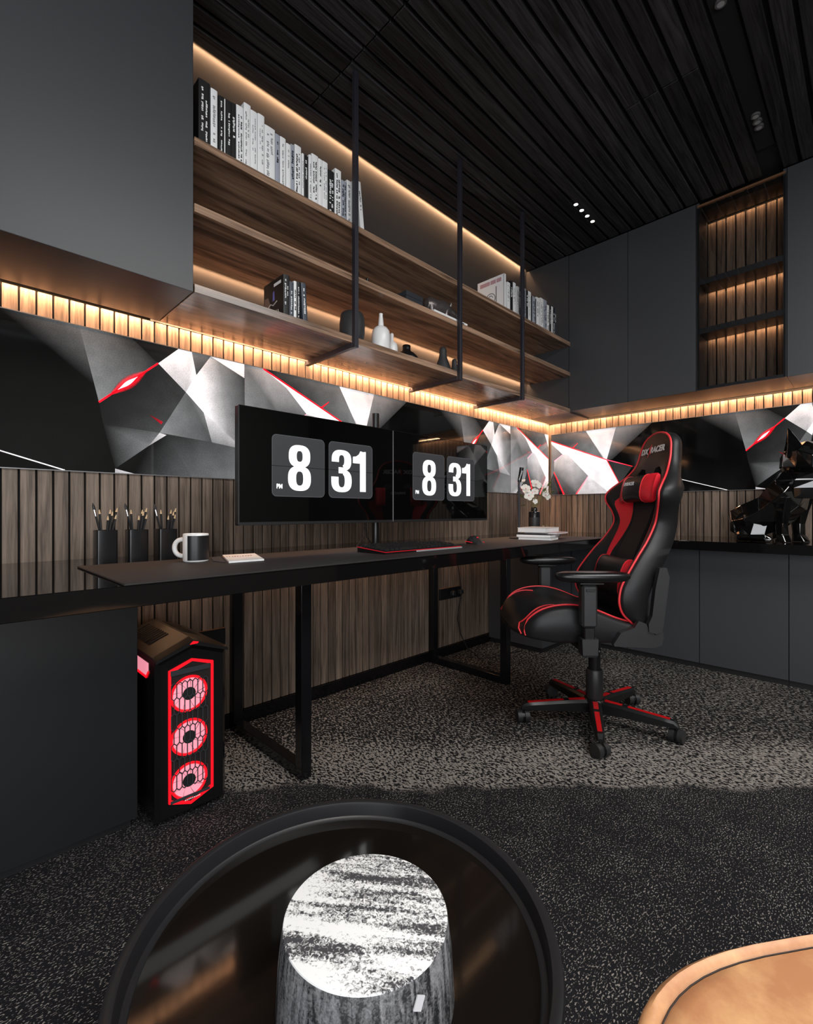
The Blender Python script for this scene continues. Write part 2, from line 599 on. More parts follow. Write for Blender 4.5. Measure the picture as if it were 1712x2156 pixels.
def smooth_tab(tab, x):
    """monotone-ish Catmull-Rom through (x, y) pairs"""
    if x <= tab[0][0]:
        return tab[0][1]
    if x >= tab[-1][0]:
        return tab[-1][1]
    for i in range(len(tab) - 1):
        a, b = tab[i], tab[i + 1]
        if a[0] <= x <= b[0]:
            p = tab[i - 1] if i > 0 else a
            q = tab[i + 2] if i + 2 < len(tab) else b
            h = b[0] - a[0]; t = (x - a[0]) / h
            m0 = (b[1] - p[1]) / (b[0] - p[0]) if b[0] != p[0] else 0
            m1 = (q[1] - a[1]) / (q[0] - a[0]) if q[0] != a[0] else 0
            return ((2 * t ** 3 - 3 * t * t + 1) * a[1] + (t ** 3 - 2 * t * t + t) * h * m0 + (-2 * t ** 3 + 3 * t * t) * b[1] + (t ** 3 - t * t) * h * m1)


# ------------------------------------------------------------------ the room
YW, XW = 1.957, 3.66          # faces of the left and the right wall
XB, YB = -2.2, -2.6           # the two walls behind the camera
HC = 2.80
UZ = 1.645                    # underside of the wall units
XC = 3.288                    # fronts of the right wall units
YS = 1.593                    # fronts of the left wall units


def struct(name, mb, mat, label):
    o = put(name, mb, mat)
    return tag(o, label, name.split('_')[0], kind='structure')


floor = struct('floor', B(XB, XW + .1, YB, YW + .1, -.05, 0), M_CARPET, 'dark flecked loop pile carpet covering the floor')
floor_loc = floor.location.copy()
# keep the carpet pattern in room coordinates
floor.data.transform(Matrix.Translation(floor_loc)); floor.location = (0, 0, 0)

ceiling = struct('ceiling', B(XB, XW + .1, YB, YW + .1, HC + .022, HC + .07), M_GAP, 'black slatted timber ceiling')
ceiling.data.transform(Matrix.Translation(ceiling.location)); ceiling.location = (0, 0, 0)
wall_left = struct('wall_left', B(XB, XW + .1, YW + .0165, YW + .1, 0, HC + .02), M_GAP, 'long wall with walnut boards behind the desk')
wall_left.data.transform(Matrix.Translation(wall_left.location)); wall_left.location = (0, 0, 0)
wall_right = struct('wall_right', B(XW + .0165, XW + .1, YB, YW + .0165, 0, HC + .02), M_GAP, 'short wall with walnut boards behind the black counter')
wall_right.data.transform(Matrix.Translation(wall_right.location)); wall_right.location = (0, 0, 0)

M_PLASTER = flat('grey_plaster', (0.16, 0.16, 0.155), 0.8)


def wall_with_hole(name, fixed, lo, hi, a0, a1, z0, z1, axis, label):
    mb = MB()
    th = 0.12

    def bx(a, b, c, d):
        if axis == 'y':
            mb.box(a, b, fixed - th, fixed, c, d)
        else:
            mb.box(fixed - th, fixed, a, b, c, d)
    bx(lo, a0, 0, HC); bx(a1, hi, 0, HC); bx(a0, a1, 0, z0); bx(a0, a1, z1, HC)
    return struct(name, mb, M_PLASTER, label)


wall_with_hole('wall_front', YB, XB, XW + .1, -2.0, 0.0, 0.15, 2.35, 'y', 'plain grey wall with an opening for an added window behind the viewer')
wall_with_hole('wall_back', XB, YB, YW + .1, -2.25, -0.25, 0.15, 2.35, 'x', 'plain grey wall with an opening for an added window on the near side')


def window(name, fixed, a0, a1, axis, label):  # unseen windows, added to frame the fill lamps
    r = thing(name, label, 'window', kind='structure')
    for i in range(4):
        a = a0 + (a1 - a0 - .05) * i / 3
        if axis == 'y':
            put('added_window_frame', B(a, a + .05, fixed - .10, fixed - .06, .15, 2.35), M_BLACK, r)
        else:
            put('added_window_frame', B(fixed - .10, fixed - .06, a, a + .05, .15, 2.35), M_BLACK, r)
    return r


window('added_window_1', YB, -2.0, 0.0, 'y', 'added black framed window for the fill lamp behind the viewer')
window('added_window_2', XB, -2.25, -0.25, 'x', 'added black framed window for the fill lamp on the near side wall')

cl = thing('added_ceiling_panel', 'added flat luminous ceiling panel for fill light behind the viewer', 'lamp', (1.25, -1.10, 2.76))  # unseen panel, added to carry the overhead fill
for a in ((-1.14, -1.10, -.69, .69), (1.10, 1.14, -.69, .69), (-1.10, 1.10, -.69, -.65), (-1.10, 1.10, .65, .69)):
    put('frame', B(*a, 0, .039), M_BLACK, cl)
put('diffuser', B(-1.10, 1.10, -.65, .65, .002, .012), flat('lit_diffuser', (.9, .9, .9), .6, emis=(1, .985, .96), es=3.0), cl)

# walnut boards of the left wall
P_L = 0.0448
bm_l = B(-.0194, .0194, -.012, 0, 0, UZ - .06, c=.0012).mesh('board')
bm_l.materials.append(M_BOARD)
k = -14
while True:
    xc = .1914 + P_L * (k + .5)
    if xc > XW - .081:
        break
    if xc > -.55:
        o = bpy.data.objects.new('board', bm_l); COL.objects.link(o); o.parent = wall_left
        o.location = (xc, YW + .012, .06)
        x_last = xc + .0194 + .006
    k += 1
# walnut boards of the right wall
P_R = 0.0465
bm_r = B(-.012, 0, -.0202, .0202, 0, UZ - .06, c=.0012).mesh('board')
bm_r.materials.append(M_BOARD)
for k in range(-3, 52):
    yc = 1.854 - P_R * (k + .5)
    if yc > YW - .081:
        continue
    o = bpy.data.objects.new('board', bm_r); COL.objects.link(o); o.parent = wall_right
    o.location = (XW + .012, yc, .06)
    y_first = max(globals().get('y_first', -9), yc + .0202 + .006)
x_m, y_m = (x_last + XW) / 2, (y_first + YW) / 2
for a, b in ((x_last, x_m - .002), (x_m + .002, XW - .0005)):
    put('board', B(a, b, YW, YW + .012, .06, UZ, c=.0012), M_BOARD, wall_left)
for a, b in ((y_first, y_m - .002), (y_m + .002, YW - .0005)):
    put('board', B(XW, XW + .012, a, b, .06, UZ, c=.0012), M_BOARD, wall_right)
# plain graphite lining above the boards, behind the shelves
put('lining_panel', B(.58, XW, YW, YW + .0135, UZ + .002, HC + .0215), M_GREYW, wall_left)

bb = struct('baseboard_left', B(.42, 2.77, YW - .012, YW + .013, 0, .058, c=.001), M_LEG, 'glossy black skirting under the walnut boards')

# ceiling slats
PC = .0785
ysl = 1.905
i = 0
while ysl > -1.4:
    segs = [(-1.25, 3.284)]
    if 1.17 < ysl < 1.88:
        segs = [(-1.25, 1.231), (1.236, 3.284)]
    elif .57 < ysl < .86:
        segs = [(-1.25, 2.283), (2.288, 3.284)]
    if .37 < ysl < .45:
        segs = []                     # the slot that carries the lamp track
    for a, b in segs:
        put('slat', B(a - (a + b) / 2, b - (a + b) / 2, -.031, .031, 0, .02, c=.002), M_CEIL, ceiling,
            loc=((a + b) / 2, ysl, HC))
    ysl -= PC
    i += 1


# ------------------------------------------------------------------ wall units
def led(parent, x0, x1, y0, y1, z0, z1):
    return put('led_strip', B(x0, x1, y0, y1, z0, z1), M_LED, parent)


# big cabinet over the left end of the desk
c = thing('wall_cabinet', 'large matt graphite wall cabinet above the left end of the desk', 'cabinet', (-.05, YW, UZ))
put('body', B(-.55, .651, -.345, -.026, 0, HC - UZ - .002), M_GREY, c)
put('door', B(-.55, .651, -.364, -.346, -.002, HC - UZ - .002, c=.001), M_GREY, c)
led(c, -.55, .64, -.0255, -.0185, .0125, .0145)

# right wall units
groupR = 'graphite wall cabinets on the short wall'
f_ = thing('filler_panel', 'narrow graphite panel closing the corner beside the shelf ends', 'panel', (XC, 1.78, UZ))
put('panel', B(0, .346, 1.606 - 1.78, YW - 1.78 - .001, .034, HC - UZ - .002), M_GREY, f_)
put('base_strip', B(0, .346, 1.606 - 1.78, YW - 1.78 - .026, 0, .0335), M_GREY, f_)
labs = ['flat graphite wall cabinet next to the open walnut shelves', 'flat graphite wall cabinet left of the lit glass display', 'flat graphite wall cabinet right of the lit glass display']
for (ya, yb), lb in zip([(1.188, 1.604), (.786, 1.188), (-.10, .352)], labs):
    c = thing('wall_cabinet', lb, 'cabinet', (XC, (ya + yb) / 2, UZ), group=None)
    h = (yb - ya) / 2
    put('body', B(.02, XW - XC - .026, -h + .0005, h - .0005, .012, HC - UZ - .002), M_GREY, c)
    put('door', B(0, .0185, -h + .0018, h - .0018, .010, HC - UZ - .004, c=.0008), M_GREY, c)
    led(c, .3468, .3535, -h, h, .0245, .0265)
# lit display cabinet
DY0, DY1 = .352, .786
dc = thing('display_cabinet', 'lit glass fronted display cabinet with walnut back on the short wall', 'cabinet', (XC, (DY0 + DY1) / 2, UZ))
h = (DY1 - DY0) / 2
M_DARKSH = flat('dark_bronze_shelf', (0.020, 0.014, 0.011), 0.30)
put('side_panel', B(.004, .346, -h + .0005, -h + .016, .012, HC - UZ - .002), M_GREY, dc)
put('side_panel', B(.004, .346, h - .016, h - .0005, .012, HC - UZ - .002), M_GREY, dc)
put('back_panel', B(.206, .346, -h + .016, h - .016, .0305, HC - UZ - .002), M_GAP, dc)
put('bottom_panel', B(.004, .346, -h + .016, h - .016, .012, .030), M_GREY, dc)
put('top_panel', B(.030, .172, -h + .016, h - .016, HC - UZ - .05, HC - UZ - .002), M_DARKSH, dc)
bm_d = B(-.012, 0, -.0208, .0208, 0, HC - UZ - .085, c=.0012).mesh('board'); bm_d.materials.append(M_BOARD)
nb = int((2 * h - .032) / .0478)
for k in range(nb):
    o = bpy.data.objects.new('board', bm_d); COL.objects.link(o); o.parent = dc
    o.location = (.205, -h + .016 + (2 * h - .032) * (k + .5) / nb, .031)
for z in (2.298, 2.000):
    s = put('shelf', B(.012, .170, -h + .0165, h - .0165, z - UZ, z - UZ + .034, c=.001), M_DARKSH, dc)
    put('front_edge', B(.008, .0118, -h + .0165, h - .0165, z - UZ, z - UZ + .034), M_GREY, s)
    put('led_strip', B(.1705, .177, -h + .02, h - .02, z - UZ + .012, z - UZ + .014), M_LED, s)
put('led_strip', B(.1725, .179, -h + .02, h - .02, HC - UZ - .036, HC - UZ - .034), M_LED, dc)
dr = put('door', B(.0, .004, -h + .006, h - .006, .014, HC - UZ - .035), M_GLASS, dc)
for a, b in ((-h + .001, -h + .006), (h - .006, h - .001)):
    put('door_frame', B(-.001, .006, a, b, .012, HC - UZ - .03), M_BLACK, dr)
M_COPPER = flat('copper_trim', (0.35, 0.17, 0.09), 0.35, metal=0.6)
put('top_trim', B(.0, .012, -h + .006, h - .006, HC - UZ - .028, HC - UZ - .016), M_COPPER, dc)
for z in (HC - .038, 2.309, 2.011):
    area('display_led', (XC + .175, (DY0 + DY1) / 2, z), (0, R(0), 0), .006, 2 * h - .05, .42, WARM)

# shelf unit on hanging frames
su = thing('hanging_shelf_unit', 'three long walnut shelves hung on thin black steel frames', 'shelf', (.605, YW, UZ))
L_S = XC - .605 - .001
SHELF_TOP = (1.672, 1.938, 2.158)
for zt in SHELF_TOP:
    s = put('shelf', B(0, L_S, -(YW - YS), -.026 if zt < 2.1 else -.0015, zt - .028 - UZ, zt - UZ, c=.001), M_SHELF, su)
    if zt < 2.1:
        put('led_strip', B(.01, L_S - .01, -.0255, -.0185, zt - .0155 - UZ, zt - .0135 - UZ), M_LED, s)
for X in (1.272, 1.985, 2.612):
    x = X - .605
    p = put('hanger_frame', B(x - .010, x + .010, -(YW - YS) - .022, -(YW - YS) - .001, -.024, HC - UZ - .001, c=.001), M_STEEL, su)
    put('support_arm', B(x - .010, x + .010, -(YW - YS) - .0005, -.003, -.022, -.0005, c=.001), M_STEEL, p)

# LED light (the strips above are its visible bodies)
def led_light(x0, x1, y, z, power, tilt=0):
    return area('led_light', ((x0 + x1) / 2, y, z), (R(tilt), 0, 0), x1 - x0, .008, power, WARM)


led_light(-.5, .595, YW - .0215, UZ + .0100, 7.2)
led_light(.61, 3.64, YW - .0215, UZ + .0100, 20)
area('led_light', (XW - .0215, .745, UZ + .0225), (0, 0, 0), .006, 2.38, 17, WARM)
led_light(.62, 3.27, YW - .0215, 1.938 - .0172, 4.6)
led_light(.62, 3.27, YW - .015, HC + .0175, 4.2)
led_light(.45, 2.75, YW - .03, .698, 1.7)
cv = put('cove_strip', B(.61, XC - .005, YW - .0195, YW - .0115, HC + .0185, HC + .0205), M_LED)
tag(cv, 'warm cove light line where the graphite wall meets the ceiling', 'light')

# ------------------------------------------------------------------ backlit glass pictures
W_ = 2.098
g = lambda v: v if isinstance(v, tuple) else (v * (.975 if v < .6 else 1), v * .99, v)


def lin(v):
    return tuple(((c / 12.92) if c <= .04045 else ((c + .055) / 1.055) ** 2.75) for c in g(v))


# faceted artwork: polygons (s, z, tone) in metres from the left end / bottom edge of one sheet
ART = [
    [(0, .5, .50), (.09, .5, .70), (.208, .435, .62), (.317, .329, .48), (.243, .279, .45), (.17, .30, .40), (.05, .25, .55)],
    [(0, .5, .50), (.05, .25, .55), (.17, .30, .40), (.243, .279, .42), (.240, .188, .36), (.20, .10, .55), (.08, 0, .75), (0, 0, .6)],
    [(.08, 0, .03), (.20, .10, .05), (.240, .188, .05), (.329, 0, .03)],
    [(.09, .5, .97), (.677, .258, 1), (.774, .067, .99), (.682, .015, .98), (.535, .139, .99), (.36, .325, .99), (.317, .329, .97), (.208, .435, .97)],
    [(.243, .279, .72), (.317, .329, .80), (.36, .325, .86), (.535, .139, .55), (.434, 0, .32), (.329, 0, .22), (.240, .188, .42)],
    [(.535, .139, .93), (.682, .015, .82), (.67, 0, .85), (.434, 0, .72)],
    [(.774, .067, .98), (.72, 0, .95), (.67, 0, .85), (.682, .015, .9)],
    [(.09, .5, .16), (.512, .5, .50), (.654, .2675, .52), (.35, .393, .30)],
    [(.512, .5, .97), (.747, .5, .86), (.677, .258, .95), (.654, .2675, .80)],
    [(.747, .5, .60), (1.0, .5, .30), (.72, .258, .22), (.677, .258, .36)],
    [(.677, .258, .22), (.866, .195, .26), (.774, .067, .30)],
    [(1.28, .5, .10), (1.499, .5, .44), (1.545, .30, .07), (1.42, .40, .05)],
    [(1.0, .5, .06), (1.28, .5, .10), (1.42, .40, .05), (1.545, .30, .07), (1.557, .247, .055), (1.57, .17, .05), (1.607, .015, .05), (1.607, 0, .05), (1.458, 0, .10), (1.156, .093, .17), (.866, .195, .08), (.677, .258, .10), (.72, .258, .06)],
    [(.866, .195, .05), (1.156, .093, .05), (1.458, 0, .03), (.72, 0, .03), (.774, .067, .08)],
    [(1.499, .5, .46), (1.661, .5, .22), (1.751, .427, .18), (1.557, .247, .54)],
    [(1.661, .5, .13), (1.825, .5, .20), (1.751, .427, .13)],
    [(1.557, .247, .12), (1.751, .427, .20), (1.853, .335, .26), (1.756, .162, .30), (1.57, .17, .15)],
    [(1.751, .427, .90), (1.825, .5, .98), (1.876, .5, .96), (1.894, .411, .95), (1.853, .335, .70)],
    [(1.876, .5, .52), (1.952, .5, .40), (1.894, .411, .28)],
    [(1.952, .5, .72), (1.985, .487, .55), (2.03, .178, .62), (1.923, .265, .98), (1.853, .335, .97), (1.894, .411, .96)],
    [(1.985, .487, .55), (2.098, .44, .26), (2.098, .13, .42), (2.03, .178, .62)],
    [(1.952, .5, .97), (2.098, .5, .98), (2.098, .44, .88)],
    [(1.853, .335, .44), (1.923, .265, .50), (1.957, .146, .34), (1.756, .162, .55)],
    [(1.923, .265, .88), (2.098, .13, .62), (1.957, .146, .55)],
    [(1.57, .17, .12), (1.756, .162, .40), (1.718, .108, .52), (1.607, .015, .10)],
    [(1.756, .162, .78), (1.781, .156, .86), (1.718, .108, .62)],
    [(1.781, .156, .20), (1.876, 0, .40), (1.669, 0, .05), (1.607, .015, .04), (1.718, .108, .08)],
    [(1.781, .156, .20), (1.957, .146, .34), (2.098, .13, .42), (2.098, 0, .50), (1.876, 0, .42)],
    [(1.607, .015, .75), (1.669, 0, .82), (1.607, 0, .7)],
]
RED = (.93, .03, .13); HOT = (1.0, .93, .94); PNK = (1.0, .30, .42)


def quad_line(a, b, w0, w1, col0, col1=None):
    d = Vector((b[0] - a[0], b[1] - a[1])).normalized(); n = Vector((-d.y, d.x))
    col1 = col1 or col0
    return [(a[0] + n.x * w0, a[1] + n.y * w0, col0), (b[0] + n.x * w1, b[1] + n.y * w1, col1),
            (b[0] - n.x * w1, b[1] - n.y * w1, col1), (a[0] - n.x * w0, a[1] - n.y * w0, col0)]


def lens(a, b, c0, c1, w, col_in, col_out, n=9):
    """tapered flare between a and b, thickest in the middle"""
    out = []
    A = Vector(a); Bv = Vector(b); d = (Bv - A).normalized(); nn = Vector((-d.y, d.x))
    mid = A.lerp(Bv, .47)
    for sgn in (1, -1):
        for i in range(n):
            t0, t1 = c0 + (c1 - c0) * i / n, c0 + (c1 - c0) * (i + 1) / n
            f = lambda t: w * max(0, math.sin(math.pi * (t - c0) / (c1 - c0))) ** 1.6
            p0, p1 = A.lerp(Bv, t0), A.lerp(Bv, t1)
            q0, q1 = p0 + nn * sgn * f(t0), p1 + nn * sgn * f(t1)
            co = col_out[0 if sgn > 0 else 1] if isinstance(col_out, list) else col_out
            out.append([(p0.x, p0.y, col_in), (p1.x, p1.y, col_in), (q1.x, q1.y, co), (q0.x, q0.y, co)])
    return out


LAY1 = [
    quad_line((.09, .5), (.677, .258), .0035, .003, RED),
    quad_line((.677, .258), (.866, .195), .003, .002, PNK, RED),
    quad_line((.677, .258), (.774, .067), .0025, .002, RED),
    quad_line((.243, .279), (.317, .329), .0016, .001, (.95, .5, .62)),
    quad_line((.240, .188), (.329, 0), .003, .006, RED),
    quad_line((.401, .372), (.449, .41), .004, .002, RED, (.6, .1, .15)),
    quad_line((.434, 0), (.535, .139), .005, .004, RED, (.95, .55, .6)),
    quad_line((1.156, .093), (1.458, 0), .0020, .0020, .60),
    quad_line((.866, .195), (1.156, .093), .001, .002, .16, .58),
    quad_line((1.557, .247), (1.751, .427), .0032, .0028, RED),
    quad_line((1.722, .225), (1.765, .20), .001, .006, (.25, .05, .07), (.45, .05, .10)),
] + lens((1.557, .247), (1.751, .427), .12, .86, .022, (.75, .05, .13), [(.24, .20, .21), (.10, .07, .08)])
LAY2 = lens((1.557, .247), (1.751, .427), .30, .64, .007, HOT, (1.0, .55, .62))


def clip(poly, s0, s1):
    for lo, sg in ((s0, 1), (s1, -1)):
        out = []
        for i in range(len(poly)):
            p, q = poly[i], poly[(i + 1) % len(poly)]
            a, b = sg * (p[0] - lo), sg * (q[0] - lo)
            if a >= 0:
                out.append(p)
            if (a >= 0) != (b >= 0):
                t = a / (a - b)
                cp, cq = g(p[2]), g(q[2])
                out.append((p[0] + (q[0] - p[0]) * t, p[1] + (q[1] - p[1]) * t, tuple(x + (y - x) * t for x, y in zip(cp, cq))))
        poly = out
        if len(poly) < 3:
            return []
    return poly


def picture(name, s0, s1, label, place):
    """place(s, z, d) -> local point, d = distance in front of the sheet"""
    vs = []; fs = []; cols = []
    for d, layer in ((0, ART), (.00035, LAY1), (.0007, LAY2)):
        for poly in layer:
            c_ = clip(poly, s0, s1)
            if not c_:
                continue
            base = len(vs)
            vs += [place(p[0] - s0, p[1], d) for p in c_]
            fs.append(tuple(range(base, base + len(c_))))
            cols += [(*(v * (3.2 if d > 0 else 1.0) for v in lin(p[2])), 1) for p in c_]
    root = thing(name, label, 'wall panel', place(0, 0, 0))
    o0 = Vector(place(0, 0, 0))
    me = bpy.data.meshes.new('print')
    me.from_pydata([tuple(Vector(v) - o0) for v in vs], [], fs)
    at = me.color_attributes.new('print', 'FLOAT_COLOR', 'CORNER')
    for i, c_ in enumerate(cols):
        at.data[i].color = c_
    me.materials.append(M_PRINT)
    # make all faces look into the room
    nrm = Vector(place(0, 0, 1)) - o0
    bm = bmesh.new(); bm.from_mesh(me)
    for f in bm.faces:
        f.normal_update()
        if f.normal.dot(nrm) < 0:
            f.normal_flip()
    bm.to_mesh(me); bm.free()
    put('print', me, None, root)
    # glass body and thin alloy edge
    mb = MB()
    pts = [place(a, z, -.0004) for a, z in ((0, 0), (s1 - s0, 0), (s1 - s0, .5), (0, .5))]
    mb.prism([Vector(p) - o0 for p in pts], (Vector(place(0, 0, -.0072)) - o0))
    put('backing', mb, M_BLACK, root)
    for z0, z1 in ((-.003, 0), (.5, .503)):
        e = MB()
        pts = [place(a, z, .0012) for a, z in ((0, z0), (s1 - s0, z0), (s1 - s0, z1), (0, z1))]
        e.prism([Vector(p) - o0 for p in pts], (Vector(place(0, 0, -.0072)) - o0))
        put('edge_trim', e, M_ALU, root)
    return root


M_ALU = flat('alloy_trim', (0.30, 0.30, 0.31), 0.35, metal=0.8)
YP = YW - .009
picture('glass_picture', .75, W_, 'backlit glass picture of dark facets left of the monitors', lambda s, z, d: (.951 - (W_ - .75) + s, YP - d, 1.06 + z))
picture('glass_picture', 0.002, W_, 'backlit glass picture of grey facets partly behind the two monitors', lambda s, z, d: (.952 + s, YP - d, 1.06 + z))
picture('glass_picture', 0.002, .575, 'short backlit glass picture of white facets in the corner behind the flowers', lambda s, z, d: (3.051 + s, YP - d, 1.06 + z))
XP = XW - .009
picture('glass_picture', .216, W_, 'backlit glass picture on the short wall behind the gaming chair', lambda s, z, d: (XP - d, 1.936 - s, 1.06 + z))

# ------------------------------------------------------------------ fitted base units, counter, desk
bc = thing('base_cabinet', 'matt graphite base cabinet with shade in its colour under the left end of the desk', 'cabinet', (-.07, 1.74, 0))
M_GREYSHADE = flat('graphite_laminate_shaded', (0.0085, 0.009, 0.010), 0.42)  # graphite darkened: the shade at the desk's left end is put into its colour
put('body', B(-.53, .486, -.20, .203, .035, .704), M_GREYSHADE, bc)
put('door', B(-.53, .486, -.22, -.202, .032, .703, c=.001), M_GREYSHADE, bc)
put('plinth', B(-.52, .476, -.19, .19, 0, .034), M_BLACK, bc)

bc = thing('base_cabinet', 'graphite corner base cabinet under the far end of the desk', 'cabinet', (2.97, 1.745, 0))
put('body', B(-.199, .685, -.214, .20, .035, .703), M_GREY, bc)
put('plinth', B(-.185, .685, -.200, .20, 0, .034), M_BLACK, bc)
bl = ['graphite base cabinet hidden behind the gaming chair', 'graphite base cabinet directly behind the chair back', 'graphite base cabinet below the dog statue rear', 'rightmost graphite base cabinet under the counter']
for (ya, yb), lb in zip([(1.152, 1.528), (.742, 1.151), (.332, .741), (-.12, .331)], bl):
    c = thing('base_cabinet', lb, 'cabinet', (3.172, (ya + yb) / 2, 0))
    h = (yb - ya) / 2
    put('body', B(.019, .48, -h, h, .035, .703), M_GREY, c)
    put('door', B(0, .018, -h + .0012, h - .0012, .032, .702, c=.0008), M_GREY, c)
    put('plinth', B(.012, .48, -h, h, 0, .034), M_BLACK, c)

ct = put('counter_top', B(3.0005, XW - .002, -.60, YW - .0005, .705, .755, c=.0015), M_GLOSS)
tag(ct, 'black high gloss counter top along the short wall', 'counter')

dk = thing('desk', 'long black high gloss desk on black steel frame legs', 'desk', (1.2, 1.57, 0))
put('table_top', B(-.6 - 1.2, 3.0 - 1.2, 1.180 - 1.57, YW - 1.57 - .0005, .705, .755, c=.0015), M_GLOSS, dk)
for X in (.884, 2.138):
    x = X - 1.2
    a, b = 1.390 - 1.57, 1.945 - 1.57
    fr = put('leg_frame', B(x, x + .04, a + .041, b - .041, 0, .04, c=.001), M_LEG, dk)
    put('leg', B(x, x + .04, a, a + .04, 0, .7045, c=.001), M_LEG, fr)
    put('leg', B(x, x + .04, b - .04, b, 0, .7045, c=.001), M_LEG, fr)
    put('top_rail', B(x, x + .04, a + .041, b - .041, .664, .7045, c=.001), M_LEG, fr)

mt = MB()
mt.box(.295, 2.93, 1.174, 1.662, .7552, .7600, c=.0015)
tag(put('desk_mat', mt, M_MATF), 'long dark leather desk mat on the glossy desk', 'desk mat')
ZM = .7602


# ------------------------------------------------------------------ monitors
def stroke(path, w, n=None):
    """flat ribbon polygons along a 2D path"""
    out = []
    P = [Vector(p) for p in path]
    L = []
    for i in range(len(P)):
        a, b = P[max(0, i - 1)], P[min(len(P) - 1, i + 1)]
        d = (b - a).normalized(); L.append(Vector((-d.y, d.x)))
    for i in range(len(P) - 1):
        out.append([P[i] + L[i] * w, P[i + 1] + L[i + 1] * w, P[i + 1] - L[i + 1] * w, P[i] - L[i] * w])
    return out


def arc(cx, cy, rx, ry, a0, a1, n=18):
    return [(cx + rx * math.cos(R(a0 + (a1 - a0) * i / n)), cy + ry * math.sin(R(a0 + (a1 - a0) * i / n))) for i in range(n + 1)]


def supers(cx, cy, rx, ry, n=40, e=2.6, a0=0, a1=360):
    out = []
    for i in range(n + 1):
        a = R(a0 + (a1 - a0) * i / n)
        c_, s_ = math.cos(a), math.sin(a)
        out.append((cx + rx * math.copysign(abs(c_) ** (2 / e), c_), cy + ry * math.copysign(abs(s_) ** (2 / e), s_)))
    return out


def ring2(outer, inner):
    return [[outer[i], outer[i + 1], inner[i + 1], inner[i]] for i in range(len(outer) - 1)]


def digit8(x0, x1, z0, z1):
    w, h = x1 - x0, z1 - z0
    cx = (x0 + x1) / 2
    lo, up = z0 + h * .27, z0 + h * .755
    return (ring2(supers(cx, lo, w * .5, h * .27), supers(cx, lo, w * .155, h * .155)) +
            ring2(supers(cx, up, w * .47, h * .245), supers(cx, up, w * .13, h * .118)))


def digit3(x0, x1, z0, z1):
    w, h = x1 - x0, z1 - z0
    cx = (x0 + x1) / 2
    lo, up = z0 + h * .27, z0 + h * .755
    P = ring2(supers(cx, lo, w * .5, h * .27, 40, 2.6, -180, 75), supers(cx, lo, w * .15, h * .155, 40, 2.6, -180, 75))
    P += ring2(supers(cx, up, w * .48, h * .245, 40, 2.6, 180, -75), supers(cx, up, w * .13, h * .125, 40, 2.6, 180, -75))
    P.append([(x0, lo), (x0 + w * .35, lo), (x0 + w * .35, lo + h * .09), (x0, lo + h * .09)])
    P.append([(x0 + w * .02, up), (x0 + w * .37, up), (x0 + w * .37, up - h * .045), (x0 + w * .02, up - h * .045)])
    P.append([(cx - w * .15, z0 + h * .445), (cx + w * .22, z0 + h * .445), (cx + w * .22, z0 + h * .59), (cx - w * .15, z0 + h * .59)])
    return P


def digit1(x0, x1, z0, z1):
    w, h = x1 - x0, z1 - z0
    P = [[(x1 - w * .46, z0), (x1, z0), (x1, z1), (x1 - w * .46, z1 - h * .02)]]
    P.append([(x1 - w * .45, z1), (x1 - w * .30, z1), (x1 - w * .30, z1 - h * .3), (x1 - w * .46, z1 - h * .3)])
    c_ = [(x1 - w * .42, z1), (x1 - w * .55, z1 - h * .08), (x1 - w * .75, z1 - h * .135), (x0, z1 - h * .15)]
    P.append(c_ + [(x0, z1 - h * .305), (x1 - w * .42, z1 - h * .305)])
    return P


def rrect(x0, x1, z0, z1, r, n=6):
    out = []
    for cx, cz, a in ((x1 - r, z1 - r, 0), (x0 + r, z1 - r, 90), (x0 + r, z0 + r, 180), (x1 - r, z0 + r, 270)):
        for i in range(n + 1):
            out.append((cx + r * math.cos(R(a + 90 * i / n)), cz + r * math.sin(R(a + 90 * i / n))))
    return out


def flatpolys(polys, y):
    mb = MB()
    for p in polys:
        mb.add([(q[0], y, q[1]) for q in p], [tuple(range(len(p)))])
    return mb


def toward(mb, n):
    me = mb.mesh('flat')
    bm = bmesh.new(); bm.from_mesh(me)
    for f in bm.faces:
        f.normal_update()
        if f.normal.dot(Vector(n)) < 0:
            f.normal_flip()
    bm.to_mesh(me); bm.free()
    return me


YMN = 1.50


